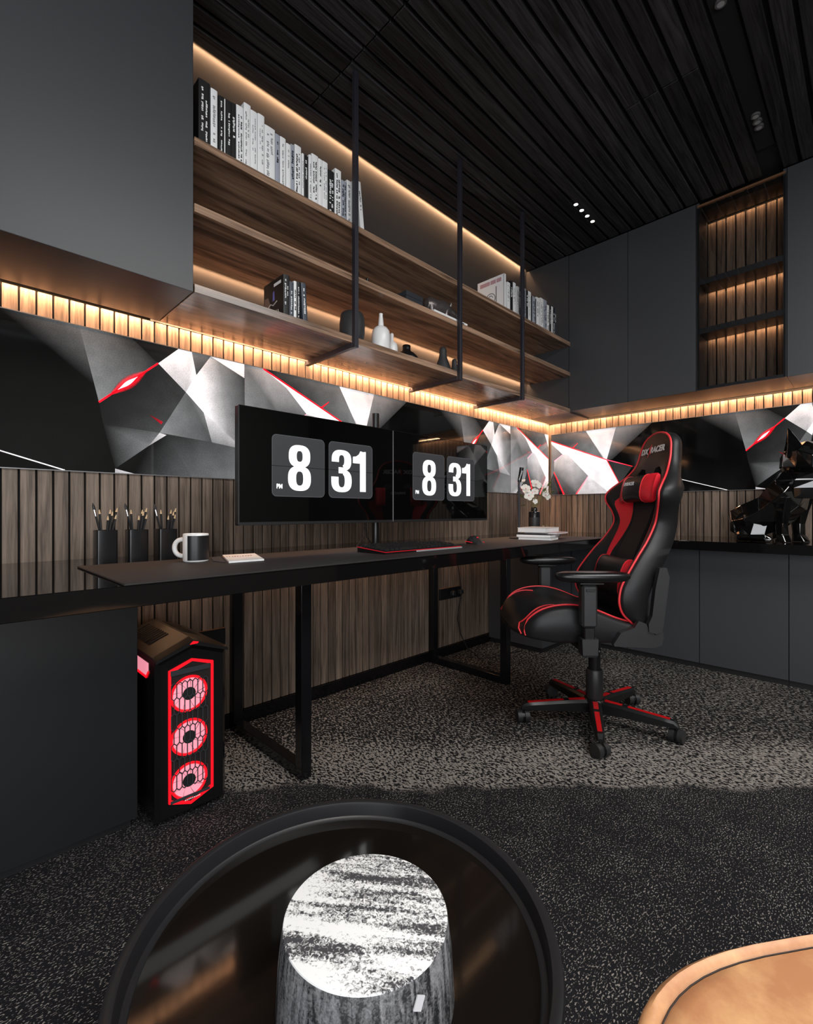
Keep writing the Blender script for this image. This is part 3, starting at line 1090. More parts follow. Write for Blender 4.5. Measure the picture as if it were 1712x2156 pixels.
def monitor(x0, x1, label):
    xm = (x0 + x1) / 2
    r = thing('monitor', label, 'monitor', (xm, YMN + .02, .873))
    hw = (x1 - x0) / 2 - .001
    H_ = .404
    put('housing', B(-hw, hw, -.018, .012, 0, H_, c=.003), M_PLASTD, r)
    put('rear_cover', B(-hw * .55, hw * .55, .0122, .035, .08, H_ - .06, c=.008), M_PLASTD, r)
    put('bezel', B(-hw + .002, hw - .002, -.0200, -.0182, 0.001, .011), M_BLACK, r)
    scr = put('screen', B(-hw + .003, hw - .003, -.0200, -.0182, .0112, H_ - .003), M_SCREEN, r)
    y = -.0203
    zb = .9735 - .873; zt = 1.193 - .873
    off = -xm + x0 - .712
    cards = [(.8331, 1.0556), (1.0749, 1.2973)]
    for (a, b) in cards:
        a += off; b += off
        mb = flatpolys([rrect(a, b, zb, zt, .018)], y)
        put('clock_card', toward(mb, (0, -1, 0)), M_CARD, scr)
        outer = rrect(a, b, zb, zt, .018); inner = rrect(a + .0018, b - .0018, zb + .0018, zt - .0018, .0165)
        outer.append(outer[0]); inner.append(inner[0])
        put('card_edge', toward(flatpolys(ring2(outer, inner), y - .0003), (0, -1, 0)), M_CARDE, scr)
        zc = 1.082 - .873
        put('split_line', toward(flatpolys([[(a, zc - .0012), (b, zc - .0012), (b, zc + .0012), (a, zc + .0012)]], y - .0004), (0, -1, 0)), M_GAP, scr)
    zo = -.873
    yd = y - .0006
    put('digit', toward(flatpolys(digit8(.8971 + off, .9938 + off, .9955 + zo, 1.163 + zo), yd), (0, -1, 0)), M_DIGIT, scr)
    put('digit', toward(flatpolys(digit3(1.0867 + off, 1.1868 + off, .9965 + zo, 1.163 + zo), yd), (0, -1, 0)), M_DIGIT, scr)
    put('digit', toward(flatpolys(digit1(1.193 + off, 1.2609 + off, 1.0006 + zo, 1.166 + zo), yd), (0, -1, 0)), M_DIGIT, scr)
    me = text_mesh('PM', .022, frame((.863 + off, yd, 1.009 + zo), (1, 0, 0), (0, 0, 1)), .0001, .0009, .85)
    me.materials.append(M_DIGIT)
    put('digit', me, None, scr)
    return r


monitor(.712, 1.4175, 'left flat monitor showing the clock 8 31, nearest the pencil cups')
monitor(1.4180, 2.1235, 'right flat monitor showing the clock 8 31, nearest the flower vase')

ms = thing('monitor_stand', 'black pole stand carrying the two monitors from behind', 'stand', (1.425, 1.625, .755))
mb = MB(); mb.cyl((0, 0, .006), (0, 0, .612), .0165, n=24)
put('pole', mb, M_PLASTD, ms, smooth=True)
put('base_plate', B(-.05, .05, -.03, .06, .0053, .013, c=.002), M_PLASTD, ms)
for sx in (-1, 1):
    mb = MB(); mb.loft_path([(sx * .014, -.005, .30), (sx * .10, -.02, .30), (sx * .20, -.05, .30), (sx * .26, -.066, .30)], .011, 12)
    put('arm', mb, M_PLASTD, ms, smooth=True)
for sx, dx in ((-1, -.045), (1, .05)):
    mb = MB(); mb.loft_path([(-.055 + .01 * sx, -.02, .20), (-.06, .0, .14), (-.048, .01, .10), (-.05 + dx * .2, .015, .05), (-.05 + dx, .02, .008)], .0028, 8)
    put('cable', mb, M_BLACK, ms, smooth=True)

# ------------------------------------------------------------------ desk things
# pencil cups
MWOOD = flat('pencil_wood', (0.62, 0.45, 0.26), 0.6)


def pencil(parent, base, top, r=.0036, brush=False):
    b, t = Vector(base), Vector(top)
    d = (t - b).normalized()
    mb = MB(); mb.loft_path([b, t - d * .016], r, 6)
    o = put('pencil_body', mb, M_BLACK, parent)
    if brush:
        mb = MB(); mb.loft_path([t - d * .03, t - d * .008], [r * 1.05, r * 1.2], 8); put('ferrule', mb, M_CHROME, o)
        mb = MB(); mb.loft_path([t - d * .008, t + d * .004, t + d * .014], [r * 1.3, r * 1.2, .0006], 8); put('bristles', mb, M_BLACK, o)
    else:
        mb = MB(); mb.loft_path([t - d * .016, t - d * .002], [r, .0012], 6); put('wood_tip', mb, MWOOD, o)
        mb = MB(); mb.loft_path([t - d * .002, t], [.0012, .0003], 6); put('lead', mb, M_BLACK, o)


cup_pos = [(.395, 1.790), (.481, 1.768), (.571, 1.762)]
cup_lab = ['square black pencil cup at the left, farthest from the mug', 'square black pencil cup in the middle of the three', 'square black pencil cup nearest the mug']
for ci, ((cx, cy), lb) in enumerate(zip(cup_pos, cup_lab)):
    r = thing('pencil_cup', lb, 'cup', (cx, cy, .7552), 0, 'pencil cups in a row')
    mb = MB(); s = .0295; t_ = .002; hh = .104
    rings = []
    for rr, z in ((s, 0), (s, hh), (s - t_, hh), (s - t_, .004)):
        rings.append([(p[0], p[1], z) for p in rrect(-rr, rr, -rr, rr, .006, 3)])
    mb.rings(rings)
    put('body', mb, flat('black_cup_metal', (.006, .006, .007), .26), r, smooth=True, angle=35)
    pl = [((.012, .010), (-.030, .008), .078, True), ((-.01, .004), (-.016, -.004), .072, False), ((.0, -.008), (.004, -.012), .052, False), ((-.010, -.01), (.022, -.008), .066, False), ((-.012, .006), (.036, .006), .078, False), ((-.004, -.004), (.031, -.006), .055, False), ((.0, .012), (.020, .014), .072, False)]
    for pi, ((ax, ay), (bx_, by_), hz, br) in enumerate(pl):
        pt = thing('paintbrush' if br else 'pencil', ('thin black paintbrush leaning in the ' if br else 'black pencil, ' + ['', 'second from left', 'the shortest one', 'the middle leaning one', 'the rightmost one', 'low on the right', 'upright at the rear right'][pi] + ', in the ') + ['left', 'middle', 'right'][ci] + ' pencil cup', 'brush' if br else 'pencil', (cx + ax * .5, cy + ay * .5, .7600), 0, 'pencils in the ' + ['left', 'middle', 'right'][ci] + ' cup')
        jx = RND.uniform(-.003, .003)
        # lean: stay inside the cup walls at the rim
        top = Vector((bx_ + jx - ax * .5, by_ - ay * .5, .100 + hz - .004))
        fx = min(1, .0215 / max(1e-6, abs((bx_ + jx - ax * .5) * (.1 / top.z) + ax * .5)))
        pencil(pt, (0, 0, .0005), (top.x * fx, top.y * fx, top.z), .0034, br)

# mug
mg = thing('mug', 'white ceramic mug with a black sleeve on the desk mat', 'mug', (.592, 1.548, ZM), R(-45))
mb = MB(); rb = .0385
mb.lathe([(rb - .004, 0), (rb - .001, .002), (rb, .005), (rb, .088), (rb - .0015, .0895), (rb - .003, .088), (rb - .0035, .008), (.001, .006)], n=40)
put('body', mb, M_CER, mg, smooth=True, angle=50)
mb = MB()
rows = []
for z in (.006, .0835):
    rows.append([((rb + .0008) * math.cos(R(a)), (rb + .0008) * math.sin(R(a)), z) for a in range(-104, 105, 8)])
mb.grid(rows)
put('sleeve', toward(mb, (0, 0, 0)) if False else mb, flat('mug_black_glaze', (.010, .010, .011), .35), mg, smooth=True)
pts = []
for a in range(0, 181, 12):
    pts.append((-rb + .004 - .034 * math.sin(R(a)) ** .7, 0, .044 + .027 * math.cos(R(a))))
mb = MB(); mb.loft_path(pts, .0074, 12)
put('handle', mb, M_CER, mg, smooth=True)

# booklet
bk = thing('booklet', 'small white booklet with red lettering beside the mug', 'booklet', (.74, 1.53, ZM), R(0))
mb = MB(); Pq = [(-.096, -.108), (.018, -.116), (.098, .104), (-.016, .122)]
mb.prism([(x, y, 0.0002) for x, y in Pq], (0, 0, .0052))
put('cover', mb, M_WHITE, bk)
mb = MB()
ux = Vector((.114, -.006)).normalized(); uy = Vector((.08, .22)).normalized()
for i in range(11):
    p = Vector((-.052 + .010 * i * .92, .030 - .001 * i)); w = RND.uniform(.003, .0065); hgt = RND.uniform(.010, .026)
    q = [p, p + ux * w, p + ux * w + uy * hgt, p + uy * hgt]
    mb.prism([(v.x, v.y, .0054) for v in q], (0, 0, .0003))
put('lettering', mb, flat('dark_red_ink', (.30, .02, .03), .6), bk)
mb = MB(); mb.prism([(.638, 1.43, ZM + .0002), (.710, 1.640, ZM + .0002), (.672, 1.625, ZM + .0002), (.628, 1.50, ZM + .0002)], (0, 0, .0022))
tag(put('leaflet', mb, flat('dark_leaflet', (.05, .05, .055), .4)), 'thin dark leaflet lying along the left edge of the booklet', 'leaflet')

# keyboard
kb = thing('keyboard', 'black keyboard with glowing red edge on the desk mat', 'keyboard', (1.185, 1.295, ZM))
KL, KD = .445, .165
prof = [(0, 0.0002), (KD, 0.0002), (KD, .022), (0, .010)]
mb = MB(); mb.prism([(0, y, z) for y, z in prof], (KL, 0, 0))
put('case', mb, M_PLASTD, kb)
mb = MB()
mb.box(-.0022, KL + .0022, -.0024, 0, .0068, .0088)
mb.prism([(-.0024, 0, .0068), (-.0024, KD, .0185), (-.0024, KD, .0205), (-.0024, 0, .0088)], (.0022, 0, 0))
put('light_strip', mb, flat('keyboard_edge_light', (.4, .0, .0), .4, emis=(1.0, .02, .05), es=.32), kb)
put('wrist_bar', B(.16, KL, -.010, -.0026, .0004, .0065, c=.001), flat('satin_silver_bar', (.42, .42, .43), .35, metal=.3), kb)
key_me = {}
M_KEY = flat('keycap', (.020, .020, .021), .16)
slope = (.022 - .010) / KD
rows_def = [(.012, [1.25, 1.25, 1.25, 5.6, 1.25, 1.25, 1.25, 1.25, 0, 1, 1, 1, 0, 2, 1]), (.037, [2.25] + [1] * 10 + [2.55, 0, 1, 1, 1, 0, 1, 1, 1]), (.061, [1.75] + [1] * 11 + [2.05, 0, 0, 0, 0, 0, 1, 1, 1]), (.085, [1.5] + [1] * 12 + [1.3, 0, 1, 1, 1, 0, 1, 1, 1]), (.109, [1] * 13 + [1.8, 0, 1, 1, 1, 0, 1, 1, 1]), (.138, [1, 0, 1, 1, 1, 1, 0, 1, 1, 1, 1, 0, 1, 1, 0, 1, 1, 1])]
for ky, ws in rows_def:
    x = .012
    for w in ws:
        if w == 0:
            x += .0095 if ky != .061 else .0187; continue
        kw = w * .0187
        if x + kw > KL - .004:
            break
        key = round(w, 2)
        if key not in key_me:
            m_ = MB(); a = .0015
            m_.rings([[(a, a, 0), (kw - a, a, 0), (kw - a, .0187 - a, 0), (a, .0187 - a, 0)],
                      [(a + .0015, a + .001, .008), (kw - a - .0015, a + .001, .008), (kw - a - .0015, .0187 - a - .002, .009), (a + .0015, .0187 - a - .002, .009)]])
            key_me[key] = m_.mesh('key'); key_me[key].materials.append(M_KEY)
        o = bpy.data.objects.new('key', key_me[key]); COL.objects.link(o); o.parent = kb
        o.location = (x, ky, .0105 + slope * ky); o.rotation_euler = (math.atan(slope), 0, 0)
        x += kw + .0008
# mouse
mo = thing('mouse', 'black computer mouse with red lights beside the keyboard', 'mouse', (1.905, 1.425, ZM), R(62))
mb = MB(); rings = []
for i in range(17):
    t = i / 16; x = -.062 + .124 * t
    w = .034 * (math.sin(math.pi * min(1, max(0, .06 + .88 * t))) ** .45)
    hh = .004 + .036 * (math.sin(math.pi * (.05 + .9 * t) ** 1.15) ** .8 if 0 < t < 1 else .12)
    rings.append([(x, w * math.cos(R(a)), max(.0003, hh * math.sin(R(a)) ** .9 if a <= 180 else .0003)) for a in list(range(0, 181, 15)) + [200, 340]])
mb.rings(rings)
put('shell', mb, M_PLAST, mo, smooth=True)
mb = MB(); mb.box(.014, .028, -.003, .003, .0345, .0395, c=.001); put('scroll_wheel', mb, M_REDL2, mo)
mb = MB(); mb.box(-.040, -.032, -.003, .003, .0300, .0345, c=.001); put('logo_light', mb, M_REDL2, mo)
for s in (-1, 1):
    mb = MB(); mb.loft_path([(-.045, s * .0335, .008), (0, s * .0345, .0105), (.04, s * .033, .008)], .0013, 6); put('side_light', mb, M_REDL2, mo)

# microphone
mc = thing('microphone', 'slim black desk microphone on a round foot beside the vase', 'microphone', (2.448, 1.5056, ZM))
mb = MB(); mb.lathe([(.056, 0.0002), (.056, .004), (.052, .007), (.012, .009), (.009, .016)], n=36); put('foot', mb, M_PLASTD, mc, smooth=True)
mb = MB(); mb.cyl((0, 0, .010), (0, 0, .022), .0075, n=16); put('collar', mb, M_CHROME, mc, smooth=True)
mb = MB(); mb.loft_path([(0, 0, .022), (0.0, 0, .33), (.003, -.003, .343)], .0062, 14); put('stem', mb, M_STEEL, mc, smooth=True)
mb = MB(); mb.loft_path([(.002, -.002, .335), (.012, -.012, .42)], [.011, .0125], 18); put('capsule', mb, M_PLASTD, mc, smooth=True)
mb = MB(); mb.loft_path([(-.008, -.008, .345), (.002, -.022, .40)], .005, 8); put('front_strip', mb, M_CHROME, mc)

# books under / beside the vase
def lying(name, corner, ang, a, b, z0, z1, label, cov, parent=None):
    r = thing(name, label, 'book', (corner[0], corner[1], z0), R(ang), 'books lying beside the vase')
    put('pages', B(.002, a - .003, .003, b - .003, .0016, z1 - z0 - .0016), M_WHITE, r)
    mb = MB(); mb.box(0, a, 0, b, 0.0002, .0014); mb.box(0, a, 0, b, z1 - z0 - .0014, z1 - z0); mb.box(a - .0025, a, 0, b, .0014, z1 - z0 - .0014)
    put('cover', mb, cov, r)
    return r


M_PINKB = flat('pale_pink_cover', (.62, .42, .44), .5)
M_GRB = flat('grey_blue_cover', (.42, .46, .55), .5)
lying('book', (2.405, 1.275), 12, .135, .19, ZM, ZM + .012, 'thin white book at the bottom of the desk stack', M_WHITE)
lying('book', (2.425, 1.290), 12, .20, .20, ZM + .0122, ZM + .0285, 'white book with dark cover second from the bottom of the desk stack', M_BLACK)
lying('book', (2.52, 1.300), 8, .19, .20, ZM + .0287, ZM + .0385, 'pale pink book in the desk stack below the top one', M_PINKB)
tb = lying('book', (2.45, 1.335), 8, .22, .17, ZM + .0387, ZM + .066, 'thick white book on top of the desk stack', flat('light_cover', (.70, .68, .66), .5))
sp_ = MB()
for i in range(9):
    sp_.box(.2202, .2205, .02 + .014 * i, .02 + .014 * i + RND.uniform(.004, .011), .007, .019)
put('spine_print', sp_, M_BLACK, tb)
lf = MB(); lf.grid([[(.0, 0, .0005), (.03, .008, .006), (.07, .004, .002)], [(.0, .01, .0008), (.03, .022, .008), (.07, .006, .003)]])
M_LEAF = flat('olive_leaf', (.10, .12, .035), .45, var=.4)
lfo = put('fallen_leaf', lf, M_LEAF, loc=(2.62, 1.44, ZM + .0662), smooth=True)
tag(lfo, 'single fallen leaf lying on the desk book stack', 'leaf')

# vase of flowers
vz = (2.775, 1.592)
va = thing('vase', 'black cylindrical vase holding white flowers on the desk', 'vase', (*vz, ZM))
mb = MB(); mb.lathe([(.036, 0), (.0365, .003), (.0365, .150), (.034, .158), (.020, .162), (.019, .186), (.0165, .188), (.0155, .184), (.016, .16), (.030, .15), (.030, .01), (.001, .008)], n=36)
put('body', mb, flat('black_vase_glaze', (.006, .006, .007), .16), va, smooth=True, angle=50)
put('label_band', MB().lathe([(.0367, .03), (.0369, .031), (.0369, .12), (.0367, .121)], n=36), flat('vase_label', (.018, .018, .02), .5), va, smooth=True)
M_PETAL = flat('white_petal', (.80, .79, .74), .55)
M_STEM = flat('flower_stem', (.16, .15, .06), .6)
M_CORE = flat('flower_core', (.55, .12, .16), .6)


def bouquet():
    heads = [((-.058, .03, .305), (-.5, -.6, .5)), ((-.050, .012, .262), (-.6, -.6, .3)), ((.005, -.008, .335), (-.4, -.7, .6)), ((.055, -.050, .265), (-.2, -.9, .4)),
             ((-.010, -.01, .290), (-.6, -.7, .3)), ((.035, -.02, .330), (.0, -.7, .6)), ((-.045, .055, .36), (-.5, -.3, .7)), ((0.002, -.004, .225), (-.5, -.6, .2))]
    for i, (p, n) in enumerate(heads):
        nm = ['highest-left', 'far left', 'central', 'right', 'inner', 'upper right', 'small top', 'lowest'][i]
        r = thing('flower', 'white blossom, the ' + nm + ' one in the black vase', 'flower', (*vz, ZM + .150), 0, 'flowers in the black vase')
        q = Vector(p) - Vector((0, 0, .150)); st = MB()
        st.loft_path([(q.x * .05, q.y * .05, .0), (q.x * .16, q.y * .16, q.z * .5), (q.x, q.y, q.z - .004)], .0016, 6)
        put('stem', st, M_STEM, r)
        n = Vector(n).normalized(); u_ = n.orthogonal().normalized(); v_ = n.cross(u_)
        sz = [.034, .034, .038, .036, .024, .026, .016, .018][i]
        for k in range(5):
            a = 2 * math.pi * k / 5 + i
            d = u_ * math.cos(a) + v_ * math.sin(a); e = n.cross(d)
            pm = MB(); rows = []
            for t in (0, .3, .6, .85, 1.0):
                wd = sz * .52 * (math.sin(math.pi * (.12 + .80 * t)) ** .6)
                row = []
                for s in (-1, -.5, 0, .5, 1):
                    row.append(q + d * sz * t + e * wd * s + n * (sz * (.38 * t - .30 * t * t + .12 * s * s) + .001 * k))
                rows.append(row)
            pm.grid(rows)
            put('petal', pm, M_PETAL, r, smooth=True)
        cb_ = MB(); cb_.ball(q + n * sz * .12, sz * .13, sz * .13, sz * .13, 8, 6); put('core', cb_, M_CORE, r, smooth=True)
    # leaves and twigs
    rl = random.Random(4)
    for i in range(12):
        a = rl.uniform(-1.2, .9); out = rl.uniform(.05, .11); zz = rl.uniform(.20, .34)
        d = Vector((math.cos(a - .2), -math.sin(a + .5), 0)).normalized()
        if i < 3:
            d = Vector((-.6 - .2 * i, .6, 0)).normalized(); zz = .20 + .05 * i
        r = thing('leaf_sprig', 'narrow olive green leaf sprig among the white flowers in the vase', 'leaf', (*vz, ZM + .150), 0, 'leaf sprigs in the black vase')
        q = d * out + Vector((0, 0, zz - .150))
        st = MB(); st.loft_path([(d.x * .008, d.y * .008, 0), (d.x * .01, d.y * .01, .04), tuple(q * .6 + Vector((0, 0, .012))), tuple(q)], .0010, 5)
        put('stem', st, M_STEM, r)
        tdir = (q - q * .6 - Vector((0, 0, .012))).normalized(); e = tdir.cross(Vector((.5, .5, .7))).normalized()
        lm = MB(); rows = []
        ln = rl.uniform(.035, .065)
        for t in (0, .25, .5, .75, 1):
            w = ln * .14 * math.sin(math.pi * (.06 + .9 * t))
            c_ = q + tdir * ln * t - Vector((0, 0, .018)) * t * t
            rows.append([c_ - e * w, c_ + Vector((0, 0, -.0015)), c_ + e * w])
        lm.grid(rows); put('leaf', lm, M_LEAF, r, smooth=True)
    for i in range(9):
        a = -.55 + .13 * i
        d = Vector((math.cos(a) * .9, -math.sin(1.0 - .05 * i) * .9, 0)).normalized()
        r = thing('dry_grass_stem', 'thin dry grass stem sticking out to the right of the vase', 'stem', (*vz, ZM + .150), 0, 'dry grass stems in the black vase')
        st = MB(); ln = .12 + .004 * (i * 7 % 5)
        st.loft_path([(d.x * .009, d.y * .009, .0), (d.x * .02, d.y * .02, .06), tuple(d * .07 + Vector((0, 0, .135 + .006 * i))), tuple(d * ln + Vector((0, 0, .125 + .013 * i)))], [.0011, .001, .0009, .0004], 5)
        put('stem', st, flat('straw', (.30, .22, .10), .7), r)


bouquet()


# ------------------------------------------------------------------ things on the shelves
def cover_mat(c_):
    return {'w': M_WHITE, 'k': M_BLACK, 'g': flat('grey_cover', (.36, .38, .44), .5), 'd': flat('slate_cover', (.05, .06, .08), .45)}[c_]


def book(x, y, z, w, h, d, c_, label, group, lean=0.0, seed=0, dark_ink=None):
    """upright book, spine towards -Y; origin at the front left foot"""
    rr = random.Random(seed)
    r = thing('book', label, 'book', (x, y, z), 0, group)
    r.rotation_euler = (0, lean, 0)
    cm = cover_mat(c_)
    t_ = min(.0016, w * .22)
    mb = MB(); mb.box(t_, w - t_, .003, d - .003, .003, h - .003)
    put('pages', mb, M_WHITE, r)
    mb = MB(); rs = []
    # cover: two boards and a slightly rounded spine
    mb.box(0, t_, .0018, d, 0.0003, h); mb.box(w - t_, w, .0018, d, 0.0003, h)
    bul = min(.0016, w * .15)
    mb.prism([(0, .0018, .0003), (w * .2, .0018 - bul * .8, .0003), (w * .5, .0018 - bul, .0003), (w * .8, .0018 - bul * .8, .0003), (w, .0018, .0003), (w, .0030, .0003), (0, .0030, .0003)], (0, 0, h - .0003))
    put('cover', mb, cm, r)
    # illegible spine lettering
    if w > .010:
        ink = M_WHITE if c_ in 'kd' else M_BLACK
        if c_ == 'w' and rr.random() < .6:
            ink = flat('grey_ink', (.30, .30, .31), .6)
        pm = MB(); zz = h * rr.uniform(.80, .93)
        cols = 1 if w < .026 else 2
        for cc in range(cols):
            zz = h * rr.uniform(.78, .93); stop = h * rr.uniform(.06, .55)
            cw = w * (.42 if cols == 1 else .24) * rr.uniform(.6, 1.2)
            cx = w * (.5 if cols == 1 else (.32 + .36 * cc))
            while zz > stop:
                lh = rr.uniform(.0035, .008)
                if rr.random() < .82:
                    a = rr.uniform(.6, 1.0) * cw / 2; sh = rr.uniform(-.15, .15) * cw
                    pm.box(cx - a + sh, cx + a + sh, .0018 - bul * 1.12 - .0002, .0018 - bul * .6, zz - lh * .78, zz)
                    if rr.random() < .5:
                        pm.box(cx - a + sh, cx - a * .45 + sh, .0018 - bul * 1.12 - .0002, .0018 - bul * .6, zz - lh * 1.02, zz - lh * .7)
                zz -= lh * 1.12
                if rr.random() < .06:
                    zz -= .012
        if pm.v:
            put('spine_print', pm, ink, r)
    return r


ZT = SHELF_TOP[2] + .0003; ZMID = SHELF_TOP[1] + .0003; ZL = SHELF_TOP[0] + .0003
top_row = [(0.633, 0.039, 0.241, 'k'), (0.675, 0.024, 0.234, 'w'), (0.701, 0.02, 0.223, 'k'), (0.722, 0.005, 0.223, 'w'), (0.728, 0.021, 0.224, 'k'), (0.749, 0.017, 0.228, 'k'), (0.767, 0.028, 0.233, 'w'), (0.795, 0.027, 0.257, 'w'), (0.822, 0.027, 0.248, 'w'), (0.849, 0.027, 0.249, 'w'), (0.877, 0.044, 0.225, 'w'), (0.921, 0.021, 0.215, 'g'), (0.942, 0.025, 0.216, 'w'), (0.968, 0.021, 0.204, 'w'), (0.989, 0.019, 0.213, 'g'), (1.008, 0.03, 0.223, 'w'), (1.039, 0.011, 0.202, 'w'), (1.05, 0.02, 0.203, 'k'), (1.07, 0.016, 0.212, 'w'), (1.086, 0.032, 0.228, 'w'), (1.118, 0.022, 0.224, 'w'), (1.14, 0.027, 0.227, 'w'), (1.169, 0.031, 0.205, 'k'), (1.201, 0.033, 0.225, 'w'), (1.235, 0.030, 0.193, 'g'), (1.266, 0.026, 0.209, 'w'), (1.293, .024, .215, 'w')]
ordn = ['first', 'second', 'third', 'fourth', 'fifth', 'sixth', 'seventh', 'eighth', 'ninth', 'tenth', 'eleventh', 'twelfth', 'thirteenth', 'fourteenth', 'fifteenth', 'sixteenth', 'seventeenth', 'eighteenth', 'nineteenth', 'twentieth', 'twenty-first', 'twenty-second', 'twenty-third', 'twenty-fourth', 'twenty-fifth', 'twenty-sixth', 'twenty-seventh']
cname = {'w': 'white', 'k': 'black', 'g': 'pale grey', 'd': 'slate'}
for i, (x, w, hgt, c_) in enumerate(top_row):
    y = 1.628 + (RND.uniform(0, .006))
    book(x + .0003, y, ZT, w - .0008, hgt - .004, .165, c_, ('thick ' if w > .034 else 'thin ' if w < .015 else '') + cname[c_] + ' book, ' + ordn[i] + ' from the left in the long top shelf row', 'books in the long top shelf row', 0, i)
book(1.3440, 1.630, ZT, .022, .228, .165, 'w', 'white book leaning at the right end of the long top shelf row', 'books in the long top shelf row', 0, 77).rotation_euler = (0, R(-6.2), 0)

right_row = [(2.509 + .012, 0.034, 0.197, 'w'), (2.557, 0.026, 0.216, 'k'), (2.584, .034, .216, 'w'), (2.63, 0.028, 0.206, 'w'), (2.659, .026, .200, 'k'), (2.687, .025, .21, 'w'), (2.713, 0.029, 0.222, 'g'), (2.743, 0.026, 0.217, 'k'), (2.771, 0.038, 0.223, 'w'), (2.810, .010, .20, 'k'), (2.821, 0.044, 0.205, 'g'), (2.866, .010, .20, 'k'), (2.877, 0.053, 0.218, 'w'), (2.931, 0.044, 0.230, 'w'), (2.976, 0.044, 0.232, 'g'), (3.021, 0.03, 0.208, 'w'), (3.052, 0.026, 0.211, 'k'), (3.079, 0.028, 0.215, 'w'), (3.108, 0.026, 0.218, 'k'), (3.135, 0.022, 0.220, 'd')]
bigc = thing('book', 'large white art book showing its cover at the left of the far top shelf group', 'book', (2.480, 1.630, ZT), 0, 'books at the far end of the top shelf')
put('pages', B(.002, .018, .003, .197, .003, .228), M_WHITE, bigc)
mb = MB(); mb.box(0, .0018, 0, .20, .0003, .231); mb.box(.0185, .0203, 0, .20, .0003, .231); mb.box(0, .0203, -.0005, .003, .0003, .231)
put('cover', mb, M_WHITE, bigc)
mb = MB()
for i, (a, b) in enumerate(((.020, .055), (.060, .10), (.105, .18))):
    mb.box(-.0003, 0, a, b, .190, .215)
put('title_print', mb, flat('faded_pink_ink', (.55, .33, .36), .6), bigc)
mb = MB()
mb.box(-.0003, 0, .055, .060, .02, .17); mb.loft_path([(-.0004, .10 + .035 * math.cos(R(a)), .10 + .035 * math.sin(R(a))) for a in range(0, 360, 20)], .0018, 5, closed=True)
mb.loft_path([(-.0004, .10 + .018 * math.cos(R(a)), .105 + .016 * math.sin(R(a))) for a in range(-40, 200, 20)], .0016, 5)
put('cover_drawing', mb, M_BLACK, bigc)
for i, (x, w, hgt, c_) in enumerate(right_row):
    book(x, 1.630 + RND.uniform(0, .004), ZT, w - .001, hgt - .003, .16, c_, cname[c_] + ' upright book, ' + ordn[i] + ' right of the art book in the far top shelf group', 'books at the far end of the top shelf', 0, 100 + i)

# lower shelf books
b1 = book(.962, 1.640, ZL, .027, .176, .155, 'k', 'thick black book with a pictured cover on the lowest shelf', 'books on the lowest shelf', 0, 301)
mb = MB()
mb.box(-.0004, .0, .02, .075, .148, .160)
put('cover_title', mb, M_WHITE, b1)
mb = MB()
for i in range(5):
    mb.prism([(-.0004, .03 + .016 * i, .020 + .003 * i), (-.0004, .036 + .016 * i, .020 + .003 * i), (-.0004, .046 + .014 * i, .050 + .002 * i), (-.0004, .040 + .014 * i, .050 + .002 * i)], (.0003, 0, 0))
mb.loft_path([(-.0004, .05, .085), (-.0004, .08, .075), (-.0004, .10, .085), (-.0004, .13, .07)], .002, 5)
put('cover_lettering', mb, flat('cream_ink', (.65, .60, .52), .6), b1)
mb = MB(); mb.prism([(-.0004, .068, .095), (-.0004, .084, .092), (-.0004, .082, .128), (-.0004, .072, .132)], (.0003, 0, 0))
put('cover_figure', mb, flat('blue_violet_ink', (.18, .17, .50), .6), b1)
mb = MB(); mb.prism([(-.0003, .10, .08), (-.0003, .15, .03), (-.0003, .15, .12), (-.0003, .12, .118)], (.0002, 0, 0))
put('cover_glow', mb, flat('brown_ink', (.20, .12, .09), .6), b1)
for i, (x, w, hh, c_, lb) in enumerate([(.990, .018, .158, 'd', 'slate book second from the left on the lowest shelf'), (1.010, .0125, .166, 'w', 'slim white book in the middle of the lowest shelf books'), (1.0235, .0155, .168, 'k', 'black book with white lettering on the lowest shelf')]):
    book(x, 1.642, ZL, w - .0006, hh, .15, c_, lb, 'books on the lowest shelf', 0, 310 + i)
book(1.0525, 1.640, ZL, .022, .170, .15, 'd', 'slate blue book leaning at the right of the lowest shelf books', 'books on the lowest shelf', 0, 320).rotation_euler = (0, R(-3.9), 0)


def lathe_thing(name, label, cat, loc, prof, mat, n=32, part='body'):
    mb = MB(); mb.lathe(prof, n=n)
    o = put(name, mb, mat, loc=loc, smooth=True, angle=55)
    return tag(o, label, cat)


lathe_thing('jar', 'round dark stoneware jar behind the first hanging frame', 'jar', (1.349, 1.70, ZL),
            [(.038, 0), (.046, .012), (.057, .06), (.058, .10), (.053, .140), (.048, .150), (.043, .151), (.040, .145), (.035, .13), (.001, .128)], M_DCER)
lathe_thing('bottle_vase', 'tall white ceramic bottle vase with a narrow neck', 'vase', (1.507, 1.68, ZL),
            [(.040, 0), (.044, .006), (.0445, .085), (.041, .108), (.030, .124), (.014, .132), (.0125, .15), (.0085, .185), (.0095, .192), (.006, .194), (.004, .18), (.001, .178)], M_CER)
lathe_thing('bottle_vase', 'small white ceramic bottle vase behind the tall one', 'vase', (1.602, 1.705, ZL),
            [(.027, 0), (.030, .005), (.030, .060), (.026, .078), (.012, .088), (.009, .10), (.0095, .125), (.006, .130), (.003, .12), (.001, .119)], M_CER)
lathe_thing('squat_bottle', 'squat glossy black bottle with a wide shoulder', 'bottle', (1.672, 1.672, ZL),
            [(.058, 0), (.062, .006), (.056, .022), (.038, .040), (.022, .050), (.020, .060), (.0205, .078), (.018, .080), (.015, .078), (.014, .05), (.001, .048)], M_PLASTD)
